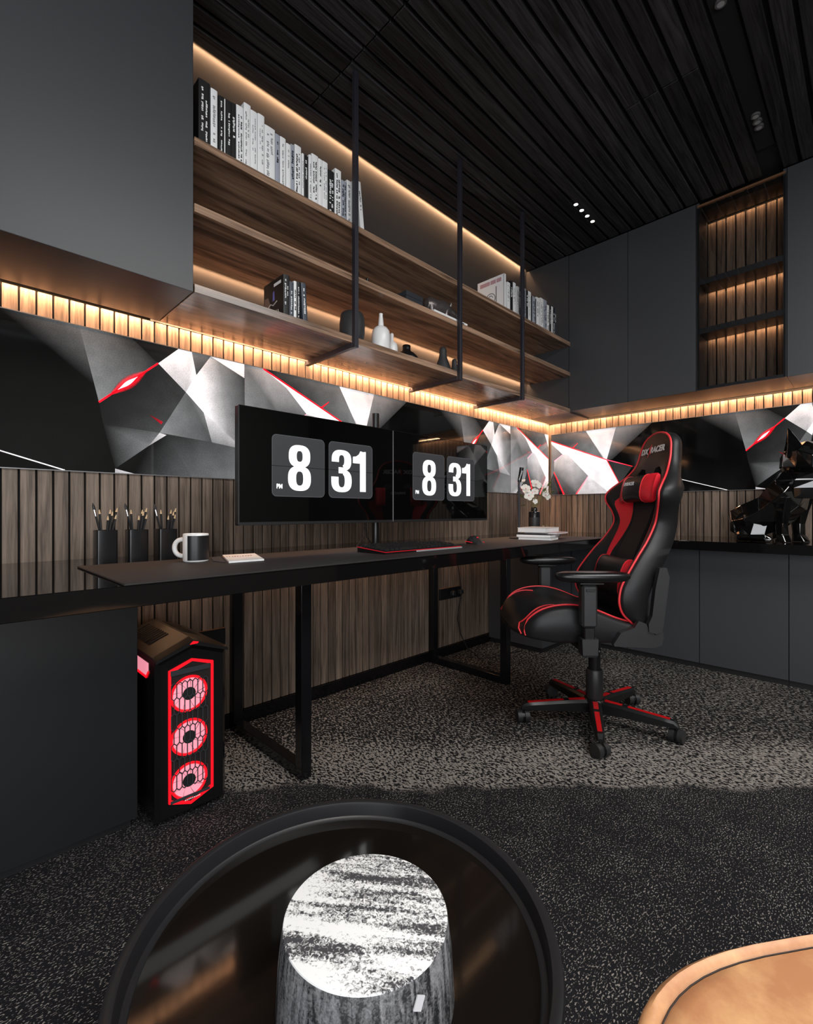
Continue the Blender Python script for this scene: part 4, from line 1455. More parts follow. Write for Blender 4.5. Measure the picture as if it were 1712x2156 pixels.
for lb, x, s in (('matt dark pear shaped ornament with a narrow head', 1.985, 1.0), ('matt dark pear shaped ornament behind the second hanging frame', 2.085, .72)):
    lathe_thing('pear_ornament', lb, 'ornament', (x, 1.70, ZL), [(a * s, b * s) for a, b in [(.034, 0), (.046, .010), (.046, .030), (.036, .060), (.024, .092), (.020, .118), (.021, .138), (.016, .152), (.006, .157), (.001, .158)]], M_DCER)

bx_ = thing('storage_box', 'small dark slate box on the middle shelf', 'box', (1.655, 1.655, ZMID))
put('body', B(0, .118, 0, .14, 0, .058, c=.001), flat('slate_box', (.028, .032, .040), .5), bx_)
put('lid', B(-.001, .119, -.001, .141, .0582, .082, c=.001), flat('slate_box', (.028, .032, .040), .5), bx_)
wb = thing('book', 'flat white book lying under the animal figurine on the middle shelf', 'book', (1.80, 1.600, ZMID), 0)
put('pages', B(.002, .272, .002, .178, .0015, .0125), M_WHITE, wb)
mb = MB(); mb.box(0, .275, 0, .18, .0002, .0014); mb.box(0, .275, 0, .18, .0126, .014); mb.box(0, .275, 0, .0015, .0014, .0126)
put('cover', mb, M_WHITE, wb)
mb = MB(); mb.box(.19, .20, -.0005, 0, .0015, .0125); mb.box(.215, .245, -.0005, 0, .004, .009)
put('spine_print', mb, M_BLACK, wb)

# rhino-like figurine
rh = thing('animal_figurine', 'dark bronze animal figurine standing on the flat white book', 'figurine', (1.925, 1.675, ZMID + .0142), R(-6))
M_BRZ = flat('dark_bronze', (.17, .15, .145), .30, metal=.7, bump=.9, bscale=90, var=.5)
mb = MB(); rings = []
for x, zc, rz_, ry_ in [(-.105, .062, .010, .010), (-.098, .062, .030, .026), (-.075, .062, .044, .036), (-.045, .058, .043, .038), (-.015, .060, .045, .039), (.02, .064, .047, .040), (.045, .066, .040, .035), (.065, .066, .030, .026), (.085, .066, .027, .023), (.110, .058, .022, .018), (.130, .050, .016, .014), (.140, .047, .007, .007)]:
    rings.append([(x, ry_ * math.cos(R(a)), zc + rz_ * math.sin(R(a))) for a in range(0, 360, 24)])
mb.rings(rings)
put('body', mb, M_BRZ, rh, smooth=True)
for x, y in ((-.075, .020), (-.075, -.020), (.03, .020), (.03, -.020)):
    mb = MB(); mb.loft_path([(x, y, .05), (x, y, .022), (x + .002, y, .0005)], [.018, .013, .0145], 10); put('leg', mb, M_BRZ, rh, smooth=True)
mb = MB(); mb.loft_path([(.128, 0, .055), (.140, 0, .075), (.143, 0, .092)], [.008, .005, .0008], 8); put('horn', mb, M_BRZ, rh, smooth=True)
for s in (-1, 1):
    mb = MB(); mb.loft_path([(.07, s * .014, .085), (.068, s * .022, .100), (.066, s * .024, .108)], [.006, .006, .001], 8); put('ear', mb, M_BRZ, rh, smooth=True)
for lb, x, s in (('tiny dark figure on the middle shelf just right of the first hanging frame', 1.315, 1.0), ('tiny dark knob ornament on the middle shelf left of the slate box', 1.372, .8)):
    lathe_thing('small_ornament', lb, 'ornament', (x, 1.62, ZMID), [(a * s, b * s) for a, b in [(.011, 0), (.012, .004), (.005, .010), (.004, .018), (.009, .026), (.008, .034), (.001, .037)]], M_PLASTD, 16)

# ------------------------------------------------------------------ ceiling lamps
def downlights(xs, y, label, lit, grp):
    r = thing('downlight_track', label, 'lamp', ((xs[0] + xs[-1]) / 2, y, HC), 0)
    cx = (xs[0] + xs[-1]) / 2
    put('housing', B(xs[0] - cx - .05, xs[-1] - cx + .05, -.038, .038, .004, .0195), M_GAP, r)
    for x in xs:
        mb = MB(); mb.lathe([(.0175, 0), (.0175, .004), (.0135, .004), (.0135, .0015)][::1], (x - cx, 0, -.001), 24)
        rg = put('ring', mb, M_BLACK, r, smooth=True, angle=40)
        mb = MB(); mb.lathe([(.0125, -.0018), (.0125, -.0008)], (x - cx, 0, 0), 24)
        put('lens', mb, M_LAMP if lit else M_CHROME, rg)
    return r


downlights([2.775 + .0793 * i for i in range(4)], 1.308, 'lit black downlight track of four lamps above the gaming chair', True, None)
# black slot along the ceiling with unlit spots
tr = thing('lamp_slot', 'long black ceiling slot with unlit round spots', 'lamp', (2.1, .4125, HC))
put('housing', B(-3.3, .95, -.037, .037, .010, .0195), M_GAP, tr)
for x in (2.060, 2.765, 2.811, 2.857):
    mb = MB(); mb.lathe([(.019, .0), (.019, .010), (.012, .010), (.012, .001)], (x - 2.1, 0, 0), 24)
    rg = put('ring', mb, flat('spot_ring', (.10, .10, .10), .35), tr, smooth=True, angle=40)
    mb = MB(); mb.lathe([(.0125, -.001), (.0115, .0005)], (x - 2.1, 0, 0), 24); put('lens', mb, flat('unlit_lens', (.35, .35, .35), .4), rg)
for x in [2.775 + .0793 * i for i in range(4)]:
    spot('downlight', (x, 1.308, HC - .006), 2.2, 60)
# lit downlights out of view above the sofa area
downlights([.16 + .08 * i for i in range(4)], .27, 'lit black downlight track of four lamps above the round tray table', True, None)
for x in [.16 + .08 * i for i in range(4)]:
    spot('downlight', (x, .27, HC - .006), 18, 46, .9)

# ------------------------------------------------------------------ computer tower
pc = thing('computer_tower', 'black computer tower with red lit fans under the desk', 'computer', (.552, 1.47, 0))
X0, X1 = -.102, .106
M_PC = flat('pc_gloss_black', (.006, .006, .0065), .16)
M_PCT = flat('pc_top_satin', (.011, .010, .010), .34)
PD = .40
out = [(X0, .012), (X1, .012), (X1, .482), (0.0, .520), (X0, .482)]
fr_ = [(X0 + .012, .022), (X1 - .012, .022), (X1 - .012, .472), (0, .506), (X0 + .012, .472)]
mb = MB(); mb.rings([[(x, .0, z) for x, z in fr_], [(x, .014, z) for x, z in out], [(x, PD, z) for x, z in out]])
put('body', mb, M_PC, pc)
# peaked top cover, front lip drooping
mb = MB()
tp = [(X0 - .002, .4835), (0, .5215), (X1 + .002, .4835), (X1 + .002, .492), (0.0, .536), (X0 - .002, .492)]
tpf = [(x * .94, z - .012) for x, z in tp]
mb.rings([[(x, -.006, z - .004) for x, z in tp], [(x, .03, z) for x, z in tp], [(x, PD - .03, z) for x, z in tp], [(x * .93, PD, z - .012) for x, z in tp]])
cv_ = put('top_cover', mb, M_PCT, pc)
for s in (-1, 1):
    for i in range(10):
        y = .14 + .021 * i
        xa, xb = (s * .022, s * .080)
        za, zb = (.536 - .022 * .044 / .106 * 1.0, .536 - .080 * .044 / .106)
        m_ = MB(); m_.prism([(xa, y, za + .0004), (xb, y, zb + .0004), (xb, y + .011, zb + .0004), (xa, y + .011, za + .0004)], (0, 0, .0008))
        put('vent_slot', m_, M_GAP, cv_)
mb = MB(); mb.prism([(-.010, -.0068, .520), (.012, -.0068, .520), (.016, -.0068, .524), (0, -.0068, .5285)], (0, -.0012, 0)); put('power_button', mb, M_REDL, cv_)
# front hexagon frame
cx0 = .552
outer = [(.483, .452), (.5498, .476), (.6141, .456), (.6141, .0635), (.5467, .0384), (.4836, .0629)]
outer = [(a - cx0, b) for a, b in outer]
cen = Vector((sum(a for a, b in outer) / 6, sum(b for a, b in outer) / 6))
inner = []
for (a, b) in outer:
    inner.append((a + (.0065 if a < cen.x - .03 else -.0065 if a > cen.x + .03 else 0), b + (-.0075 if b > cen.y else .0075)))
mb = MB()
for i in range(6):
    j = (i + 1) % 6
    mb.prism([(outer[i][0], -.0045, outer[i][1]), (outer[j][0], -.0045, outer[j][1]), (inner[j][0], -.0045, inner[j][1]), (inner[i][0], -.0045, inner[i][1])], (0, .0043, 0))
put('light_frame', mb, M_REDL, pc)
mb = MB(); mb.prism([(a, -.0006, b) for a, b in inner], (0, .0004, 0)); put('front_recess', mb, M_GAP, pc)
# fans
fx = .542 - cx0
for fz in (.372, .2415, .111):
    fn = put('fan', MB().loft_path([(fx + .0505 * math.cos(R(a)), -.0022, fz + .0505 * math.sin(R(a))) for a in range(0, 360, 10)], .0038, 6, closed=True), M_REDL, pc)
    for k in range(9):
        a0 = 40 * k
        m_ = MB(); rows = []
        for t in range(5):
            r_ = .019 + .028 * t / 4
            rows.append([(fx + r_ * math.cos(R(a0 + da + 10 * t / 4)), -.0016 - .0008 * (da / 38), fz + r_ * math.sin(R(a0 + da + 10 * t / 4))) for da in (0, 9.5, 19, 28.5, 38)])
        m_.grid(rows)
        put('blade', m_, M_PINK, fn)
    m_ = MB(); m_.cyl((fx, -.0010, fz), (fx, -.0034, fz), .019, n=20); put('hub', m_, M_GAP, fn)
# grille of tall hexagons in front of the fans
gx0, gx1, gz0, gz1 = .4895 - cx0, .6005 - cx0, .064, .4485
mb = MB()
M_GRI = flat('grille_grey', (.034, .038, .043), .4)
cw, chh, tip = .0152, .052, .0072
seg = set()
for rr_ in range(-1, 9):
    for cc in range(-1, 9):
        x = gx0 + cc * cw + (cw / 2 if rr_ % 2 else 0); z = gz1 + .012 - rr_ * (chh - tip)
        hx = [(x, z), (x + cw / 2, z - tip), (x + cw / 2, z - chh + tip), (x, z - chh), (x - cw / 2, z - chh + tip), (x - cw / 2, z - tip)]
        for i in range(6):
            a, b = hx[i], hx[(i + 1) % 6]
            kk = tuple(sorted([(round(a[0], 4), round(a[1], 4)), (round(b[0], 4), round(b[1], 4))]))
            seg.add(kk)
for a, b in seg:
    a, b = Vector(a), Vector(b)
    if min(a.x, b.x) < gx0 - .001 or max(a.x, b.x) > gx1 + .001 or max(a.y, b.y) > gz1 or min(a.y, b.y) < gz0:
        continue
    d = (b - a).normalized(); n_ = Vector((-d.y, d.x)) * .00135
    mb.prism([(a.x + n_.x, -.0072, a.y + n_.y), (b.x + n_.x, -.0072, b.y + n_.y), (b.x - n_.x, -.0072, b.y - n_.y), (a.x - n_.x, -.0072, a.y - n_.y)], (0, .0016, 0))
mb.box(gx0 - .002, gx1 + .002, -.0072, -.0056, gz1 - .012, gz1 + .0035); mb.box(gx0 - .002, gx1 + .002, -.0072, -.0056, gz0 - .003, gz0 + .006)
put('grille', mb, M_GRI, pc)
mb = MB()
for i in range(9):
    mb.box(-.024 + .0052 * i, -.024 + .0052 * i + .0036, -.0060, -.0052, .0545, .0575)
put('lettering', mb, M_WHITE, pc)
# side window
mb = MB(); mb.prism([(X0 - .0012, .085, .428), (X0 - .0012, .33, .428), (X0 - .0012, .33, .468), (X0 - .0012, .068, .468), (X0 - .0012, .068, .445)], (.001, 0, 0)); put('side_window', mb, M_PINK, pc)
mb = MB(); mb.prism([(X0 - .0022, .064, .440), (X0 - .0022, .083, .420), (X0 - .0022, .33, .420), (X0 - .0022, .33, .427), (X0 - .0022, .086, .427), (X0 - .0022, .067, .446)], (.001, 0, 0)); put('side_light', mb, M_REDL, pc)
for sx in (X0 + .02, X1 - .04):
    for yy in (.03, PD - .06):
        put('foot', B(sx, sx + .02, yy, yy + .03, 0, .0125), M_PLASTD, pc)


# wall sockets
def socket(x0, x1, z0, z1, label, plugs):
    r = thing('socket_plate', label, 'socket', ((x0 + x1) / 2, YW - .0015, z0))
    hw = (x1 - x0) / 2
    put('plate', B(-hw, hw, -.010, 0, 0, z1 - z0, c=.001), M_PLASTD, r)
    put('edge_trim', B(-hw, hw, -.0108, -.0005, z1 - z0 + .0002, z1 - z0 + .0018), M_COPPER, r)
    for px in plugs:
        put('plug', B(px - .016, px + .016, -.040, -.0105, .022, .050, c=.004), M_PLAST, r)
    return r


socket(.76, .866, .362, .43, 'black wall socket plate behind the computer tower', [])
sk = socket(2.243, 2.455, .36, .43, 'black wall socket plate with two plugs under the far end of the desk', [.004, .082])
cbm = MB(); cbm.loft_path([(2.39, 1.905, .700), (2.395, 1.925, .58), (2.41, 1.915, .46), (2.412, 1.905, .39), (2.405, 1.925, .30), (2.400, 1.93, .22), (2.425, 1.925, .12), (2.46, 1.90, .03), (2.47, 1.85, .004), (2.43, 1.80, .004), (2.40, 1.76, .004), (2.46, 1.72, .004), (2.60, 1.70, .004), (2.74, 1.66, .004)], .0032, 8)
tag(put('power_cable', cbm, M_BLACK, smooth=True), 'thin black power cable hanging from the socket onto the carpet', 'cable')

# ------------------------------------------------------------------ gaming chair
CH = thing('gaming_chair', 'black and red gaming chair on a five star base', 'chair', (2.044, .879, 0), R(134))
# base
HUB = MB(); HUB.lathe([(.040, .052), (.046, .058), (.046, .098), (.040, .104)], n=28)
hub = put('base_hub', HUB, M_PLASTD, CH, smooth=True, angle=40)
for k in range(5):
    a = R(63 + 72 * k - 134)
    d = Vector((math.cos(a), math.sin(a), 0)); s = Vector((-d.y, d.x, 0))
    mb = MB(); rings = []
    for r_, w, zt, zb in ((.030, .026, .102, .050), (.12, .024, .099, .054), (.27, .0185, .088, .056), (.305, .0165, .084, .058), (.322, .012, .070, .060)):
        c_ = d * r_
        rings.append([c_ + s * (w * p) + Vector((0, 0, z)) for p, z in ((-1, zb), (1, zb), (1, zt - .010), (.62, zt), (-.62, zt), (-1, zt - .010))])
    mb.rings(rings)
    lg = put('base_leg', mb, M_PLASTD, CH, smooth=True, angle=30)
    mb = MB()
    p0, p1 = d * .044 + Vector((0, 0, .1012)), d * .292 + Vector((0, 0, .0862))
    mb.prism([p0 - s * .0105, p0 + s * .0105, p1 + s * .0085, p1 - s * .0085], (0, 0, .0022))
    put('red_strip', mb, M_REDG, lg)
    ca = a + R([70, 95, 40, 80, 60][k])
    cd = Vector((math.cos(ca), math.sin(ca), 0)); cs = Vector((-cd.y, cd.x, 0))
    cpos = d * .315 + Vector((0, 0, .027))
    mb = MB()
    for sg in (-1, 1):
        mb.cyl(cpos + cs * sg * .006, cpos + cs * sg * .026, .0268, n=22)
    cs_o = put('caster_wheels', mb, M_PLAST, lg, smooth=True, angle=40)
    mb = MB(); mb.cyl(cpos + Vector((0, 0, .0)), cpos + Vector((0, 0, .036)), .0075, n=10)
    mb.cyl(cpos - cs * .0055, cpos + cs * .0055, .022, n=16)
    put('caster_fork', mb, M_PLASTD, lg, smooth=True, angle=40)
mb = MB(); mb.lathe([(.034, .104), (.036, .108), (.035, .225), (.031, .232)], n=28); put('gas_lift_cover', mb, M_PLAST, CH, smooth=True, angle=40)
mb = MB(); mb.cyl((0, 0, .232), (0, 0, .372), .025, n=24); put('gas_lift', mb, M_PLASTD, CH, smooth=True, angle=40)
put('tilt_mechanism', B(-.10, .14, -.075, .075, .370, .408, c=.006), M_PLASTD, CH)
mb = MB(); mb.loft_path([(.05, .07, .385), (.06, .16, .378), (.065, .205, .372)], .006, 8); mb.ball((.066, .212, .371), .012, .018, .010, 10, 8)
put('tilt_lever', mb, M_PLASTD, CH, smooth=True)

# seat
SE = [(-.13, .470), (-.07, .486), (0, .505), (.09, .540), (.156, .555), (.22, .555), (.28, .541), (.32, .518), (.353, .482), (.375, .462), (.392, .448)]
SCN = [(-.13, .478), (-.05, .490), (.05, .505), (.15, .522), (.25, .534), (.31, .532), (.35, .524), (.375, .508), (.389, .484), (.395, .462)]
SW = [(-.13, .225), (-.05, .245), (.1, .252), (.2, .252), (.28, .250), (.325, .243), (.350, .226), (.370, .192), (.385, .148), (.395, .090)]


def seat_ring(x):
    w = smooth_tab(SW, x); ze = smooth_tab(SE, x); zc = smooth_tab(SCN, x)
    zb = .412 + .022 * max(0, (x - .25) / .142)
    zb = min(zb, zc - .012, ze - .012)
    ring = []
    for q in (-1, -.96, -.88, -.80, -.70, -.60, -.48, -.30, 0, .30, .48, .60, .70, .80, .88, .96, 1):
        aq = abs(q)
        if aq < .5:
            z = zc + .004 * (1 - (aq / .5) ** 2)
        elif aq < .88:
            t = (aq - .5) / .38
            t = t * t * (3 - 2 * t)
            z = zc + (ze - zc) * t
        else:
            t = (aq - .88) / .12
            z = ze - (.020 * t * t)
        ring.append((x, q * w, max(z, zb + .008)))
    ring += [(x, w * 1.01, zb + .012), (x, w * .97, zb), (x, 0, zb - .002), (x, -w * .97, zb), (x, -w * 1.01, zb + .012)]
    return ring


mb = MB(); mb.rings([seat_ring(-.13 + .525 * (1 - (1 - i / 40) ** 1.6)) for i in range(41)])
seat = put('seat', mb, M_LEATH, CH, smooth=True, angle=75)


def seat_pt(x, q, lift=.002):
    r_ = seat_ring(x); w = smooth_tab(SW, x)
    pts_ = r_[:17]
    y = q * w
    for a, b in zip(pts_, pts_[1:]):
        if a[1] <= y <= b[1]:
            t = (y - a[1]) / max(1e-9, b[1] - a[1])
            return Vector((x, y, a[2] + (b[2] - a[2]) * t + lift))
    return Vector(pts_[0] if q < 0 else pts_[-1]) + Vector((0, 0, lift))


for s in (-1, 1):
    pts = [seat_pt(-.085 + .427 * i / 30, s * .90) for i in range(31)]
    pts += [Vector((.352, s * .212, .468)), Vector((.356, s * .218, .448)), Vector((.352, s * .222, .434))]
    mb = MB(); mb.loft_path(pts, .0036, 8); put('piping', mb, M_PIPE, seat, smooth=True)
    pts = [Vector((.366, s * .205, .436)), Vector((.373, s * .190, .455))] + [seat_pt(.366 - .14 * i / 14, s * (.86 - .18 * i / 14)) for i in range(15)]
    mb = MB(); mb.loft_path(pts, .0030, 8); put('piping', mb, M_PIPE, seat, smooth=True)

# backrest
BW = [(.455, .215), (.48, .238), (.52, .250), (.56, .258), (.60, .260), (.64, .258), (.74, .236), (.80, .216), (.87, .202), (.92, .222), (.965, .258), (.99, .266), (1.015, .260), (1.045, .232), (1.08, .190), (1.12, .158), (1.16, .144), (1.20, .133), (1.225, .118), (1.245, .092), (1.257, .060), (1.263, .025)]
BE = [(.455, -.085), (.48, -.065), (.52, -.022), (.56, -.004), (.60, -.004), (.64, -.016), (.74, -.082), (.80, -.128), (.87, -.166), (.92, -.166), (.97, -.152), (1.0, -.152), (1.03, -.172), (1.08, -.220), (1.13, -.250), (1.19, -.264), (1.263, -.274)]
BC = [(.455, -.105), (.52, -.100), (.60, -.100), (.74, -.140), (.87, -.200), (.97, -.226), (1.05, -.236), (1.13, -.246), (1.19, -.257), (1.263, -.272)]
BT = [(.455, .060), (.60, .120), (.75, .118), (.90, .088), (1.0, .082), (1.08, .058), (1.15, .048), (1.22, .044), (1.263, .030)]
QS = (-1, -.985, -.95, -.88, -.80, -.70, -.60, -.50, -.40, -.25, 0, .25, .40, .50, .60, .70, .80, .88, .95, .985, 1)


def back_front(z, q):
    w = smooth_tab(BW, z); e = smooth_tab(BE, z); c_ = smooth_tab(BC, z)
    aq = abs(q)
    if aq < .42:
        x = c_
    elif aq < .92:
        t = (aq - .42) / .50; t = t * t * (3 - 2 * t); x = c_ + (e + .002 - c_) * t
    else:
        t = (aq - .92) / .08; x = e + .002 - .014 * t * t
    return Vector((x, q * w, z))


def back_ring(z):
    w = smooth_tab(BW, z); e = smooth_tab(BE, z); c_ = smooth_tab(BC, z); th = smooth_tab(BT, z)
    rg = [back_front(z, q) for q in QS]
    rear = min(c_ - .045, e - th) if z < 1.0 else c_ - .05
    rg += [Vector((e - th * .55, w * 1.0, z)), Vector((e - th * .95, w * .95, z)), Vector((rear - .002, w * .72, z)), Vector((rear - .006, w * .35, z)), Vector((rear - .008, 0, z)),
           Vector((rear - .006, -w * .35, z)), Vector((rear - .002, -w * .72, z)), Vector((e - th * .95, -w * .95, z)), Vector((e - th * .55, -w * 1.0, z))]
    return rg


zs = [.455 + (1.263 - .455) * i / 64 for i in range(65)]
mb = MB(); mb.rings([back_ring(z) for z in zs])
back = put('backrest', mb, M_LEATH, CH, smooth=True, angle=75)
# the two openings below the head part
for s in (-1, 1):
    cm = MB()
    zc = 1.075
    ol = [(s * (.030 + .068 * a), zc + b) for a, b in ((0, -.028), (.45, -.034), (.95, -.040), (1.0, -.020), (.92, .012), (.55, .030), (.15, .026), (0, .006))]
    cm.prism([(-.40, a * 1.12, zc + (b - zc) * 1.2) for a, b in ol], (.30, 0, 0))
    cut = put('cut', cm, M_BLACK, CH)
    md = back.modifiers.new('opening', 'BOOLEAN'); md.operation = 'DIFFERENCE'; md.object = cut; md.solver = 'EXACT'
bpy.context.view_layer.update()
dg = bpy.context.evaluated_depsgraph_get()
nm = bpy.data.meshes.new_from_object(back.evaluated_get(dg))
back.modifiers.clear()
if len(nm.polygons) > 500:
    back.data = nm
for o in [o for o in CH.children if o.name.startswith('cut')]:
    bpy.data.objects.remove(o, do_unlink=True)

for s in (-1, 1):
    # red side panel
    rows = []
    for i in range(25):
        z = .655 + (1.015 - .655) * i / 24
        qo = interp([(.655, .56), (.74, .62), (.86, .72), (.93, .78), (.965, .76), (.985, .68), (1.015, .42)], z)
        qi = interp([(.655, .545), (.74, .54), (.80, .50), (.88, .47), (.95, .45), (1.015, .40)], z)
        rows.append([back_front(z, s * (qi + (qo - qi) * j / 6)) + Vector((.0035 if 0 < j < 6 else .0012, 0, 0)) for j in range(7)])
    mb = MB(); mb.grid(rows); put('red_panel', mb, M_RED, back, smooth=True)
    # stitched gutters beside the centre panel
    pts = [back_front(z, s * .40) + Vector((.0028, 0, 0)) for z in [.60 + .42 * i / 24 for i in range(25)]]
    mb = MB(); mb.loft_path(pts, .0030, 6); put('seam', mb, M_GAP, back, smooth=True)
side_z = [z for z in zs[2:] if z < 1.256]
pts = [back_front(z, -.955) + Vector((.002, 0, 0)) for z in side_z]
top_q = [Vector((smooth_tab(BE, 1.262) + .001, y, 1.2635 - 2.2 * y * y)) for y in (-.040, -.022, 0, .022, .040)]
pts += top_q + [back_front(z, .955) + Vector((.002, 0, 0)) for z in reversed(side_z)]
mb = MB(); mb.loft_path(pts, .0042, 8); put('piping', mb, M_PIPE, back, smooth=True)
rows = [[back_front(z, q) + Vector((.0040, 0, 0)) for q in (-.36, -.34, -.2, 0, .2, .34, .36)] for z in [.60 + .43 * i / 24 for i in range(25)]]
mb = MB(); mb.grid(rows); put('centre_panel', mb, M_FABR, back, smooth=True)


def pillow(name, c_, hw, hh, hd, tilt, mat_mid, mat_end, split, parent, flare=.0):
    rt = Matrix.Translation(Vector(c_)) @ Matrix.Rotation(R(tilt), 4, 'Y')

    def ring(t):
        a = abs(t)
        f = (1 - a ** 6) ** .5 if a < 1 else 0
        hgt = hh * (.78 + .22 * f + flare * a * a) if a < .999 else hh * .5
        dep = hd * max(.16, (1 - a ** 2.4)) ** .62
        rr_ = []
        for k in range(20):
            an = 2 * math.pi * k / 20
            ca, sa = math.cos(an), math.sin(an)
            rr_.append(rt @ Vector((dep * math.copysign(abs(ca) ** .8, ca), t * hw, hgt * math.copysign(abs(sa) ** .8, sa))))
        return rr_
    ts = [-split + 2 * split * i / 16 for i in range(17)]
    mb = MB(); mb.rings([ring(t) for t in ts]); o = put(name, mb, mat_mid, parent, smooth=True, angle=60)
    for s in (-1, 1):
        mb = MB(); mb.rings([ring(s * (split + (.995 - split) * i / 8)) for i in range(9)])
        put('pillow_end', mb, mat_end, o, smooth=True, angle=60)
        mb = MB(); mb.loft_path(ring(s * split), .0022, 6, closed=True); put('piping', mb, M_PIPE, o, smooth=True)
    return o


hp = pillow('head_pillow', (-.192, 0, 1.018), .150, .056, .040, -12, M_LEATH, M_RED, .56, CH, .22)
lp = pillow('lumbar_pillow', (-.085, 0, .640), .175, .082, .052, -12, M_LEATH, M_RED, .74, CH, .05)

# lettering on the head part and on the pillow
M_LOGO = flat('white_print', (.85, .85, .85), .5)
M_LOGOR = flat('red_print', (.75, .02, .03), .5)


def chair_text(s, size, y, z, x, tilt, mat, parent, squash=1.0, bold=.0006):
    # text reads along -y (seen from the front), up along the back
    n_up = Vector((-math.sin(R(tilt)), 0, math.cos(R(tilt))))
    me = text_mesh(s, size, frame((x, y, z), (0, 1, 0), n_up), .0004, bold, squash)
    me.materials.append(mat)
    return put('lettering', me, None, parent)


xt = back_front(1.19, 0).x + .003
chair_text('DX', .037, -.070, 1.186, xt + .0012, 13, M_LOGO, back, 1.1, .0016)
chair_text('RACER', .037, .038, 1.188, xt + .0008, 13, M_LOGO, back, 1.05, .0016)
mb = MB()
for a, b in (((-.030, 1.160), (-.012, 1.214)), ((-.012, 1.172), (-.028, 1.204))):
    d = (Vector(b) - Vector(a)).normalized(); n_ = Vector((-d.y, d.x)) * .0022
    mb.prism([(xt + .0034 - (q[1] - 1.19) * .2, q[0], q[1]) for q in ((a[0] + n_.x, a[1] + n_.y), (b[0] + n_.x, b[1] + n_.y), (b[0] - n_.x, b[1] - n_.y), (a[0] - n_.x, a[1] - n_.y))], (-.0008, 0, 0))
put('lettering', mb, M_LOGOR, back)
chair_text('DXRACER', .021, -.002, 1.040, -.1500, 16, M_LOGO, hp, 1.0, .0010)

# hinge plates
for s in (-1, 1):
    y0 = s * .258
    PL = [(-.139, .706), (-.165, .707), (-.176, .669), (-.154, .493), (-.147, .464), (-.125, .456), (-.099, .464), (-.097, .493), (-.111, .524), (-.123, .628)]
    mb = MB(); mb.prism([(a, y0, b) for a, b in PL], (0, s * .024, 0)); put('hinge_upright', mb, M_PLAST, CH)
    BR = [(.032, .414), (.004, .458), (-.047, .478), (-.063, .504), (-.092, .493), (-.100, .470), (-.125, .452), (-.152, .468), (-.158, .44), (-.150, .412), (-.12, .402), (.028, .407)]
    mb = MB(); mb.prism([(a, y0 - s * .004, b) for a, b in BR], (0, s * .022, 0)); put('hinge_bracket', mb, M_PLAST, CH)
    # armrest
    ya = s * .297
    ar = put('arm_post', B(.108, .166, ya - .024, ya + .024, .487, .6475, c=.008), M_PLAST, CH)
    put('arm_button', B(.118, .152, ya + s * .0242 - .002, ya + s * .0242 + .002, .622, .632, c=.001), M_PLASTD, ar)
    put('arm_tube', B(.116, .156, ya - .017, ya + .017, .440, .4868, c=.004), M_PLASTD, ar)
    mb = MB(); mb.rings([[(x, y, .378) for x, y in ((.112, ya - .022), (.160, ya - .022), (.160, ya + .022), (.112, ya + .022))],
                         [(x, y, .386) for x, y in ((.108, ya - .025), (.164, ya - .025), (.164, ya + .025), (.108, ya + .025))],
                         [(x, y, .445) for x, y in ((.106, ya - .024), (.166, ya - .024), (.166, ya + .024), (.106, ya + .024))]])
    put('arm_socket', mb, M_PLAST, ar)
    yb_ = sorted((s * .06, ya - s * .0245))
    put('arm_bracket', B(.118, .156, yb_[0], yb_[1], .384, .404, c=.002), M_PLASTD, ar)
    mb = MB(); rings = []
    for z, k_ in ((.656, .72), (.662, .90), (.671, .99), (.680, 1.0), (.687, .96), (.692, .84), (.6935, .5)):
        rings.append([(.120 + .140 * k_ * math.copysign(abs(math.cos(R(a))) ** .75, math.cos(R(a))), ya + .046 * k_ * math.copysign(abs(math.sin(R(a))) ** .8, math.sin(R(a))), z) for a in range(0, 360, 12)])
    mb.rings(rings)
    put('arm_pad', mb, M_PLASTD, CH, smooth=True, angle=50)
    put('arm_pad_plate', B(.085, .175, ya - .026, ya + .026, .648, .6558, c=.002), M_PLASTD, CH)

# ------------------------------------------------------------------ faceted dog statue on the counter
ST = thing('dog_statue', 'black glossy faceted sitting dog statue on the counter', 'statue', (3.30, .36, .7552))


def facet(name, secs, parent=ST, n=7, jit=.004, seed=1, twist=0):
    """secs: (centre (x, y, z), radius along side, radius along 'up', side vec, up vec)"""
    rr = random.Random(seed); rings = []
    for j, (c_, a, b, sv, uvv) in enumerate(secs):
        sv = Vector(sv).normalized(); uvv = Vector(uvv).normalized()
        ring = []
        for k in range(n):
            an = 2 * math.pi * (k + (.5 if j % 2 else 0) * twist) / n + .3
            ring.append(Vector(c_) + sv * a * math.cos(an) * (1 + rr.uniform(-.05, .05)) + uvv * b * math.sin(an) * (1 + rr.uniform(-.05, .05)) + Vector((rr.uniform(-jit, jit), rr.uniform(-jit, jit), rr.uniform(-jit, jit))))
        rings.append(ring)
    mb = MB(); mb.rings(rings)
    mb.v = [(v[0], v[1], max(v[2], .0005)) for v in mb.v]
    return bevelled(put(name, mb, M_STAT, parent))


def bevelled(o, w=.0035):
    md = o.modifiers.new('edge', 'BEVEL'); md.width = w; md.segments = 2; md.limit_method = 'ANGLE'; md.angle_limit = R(8)
    return o


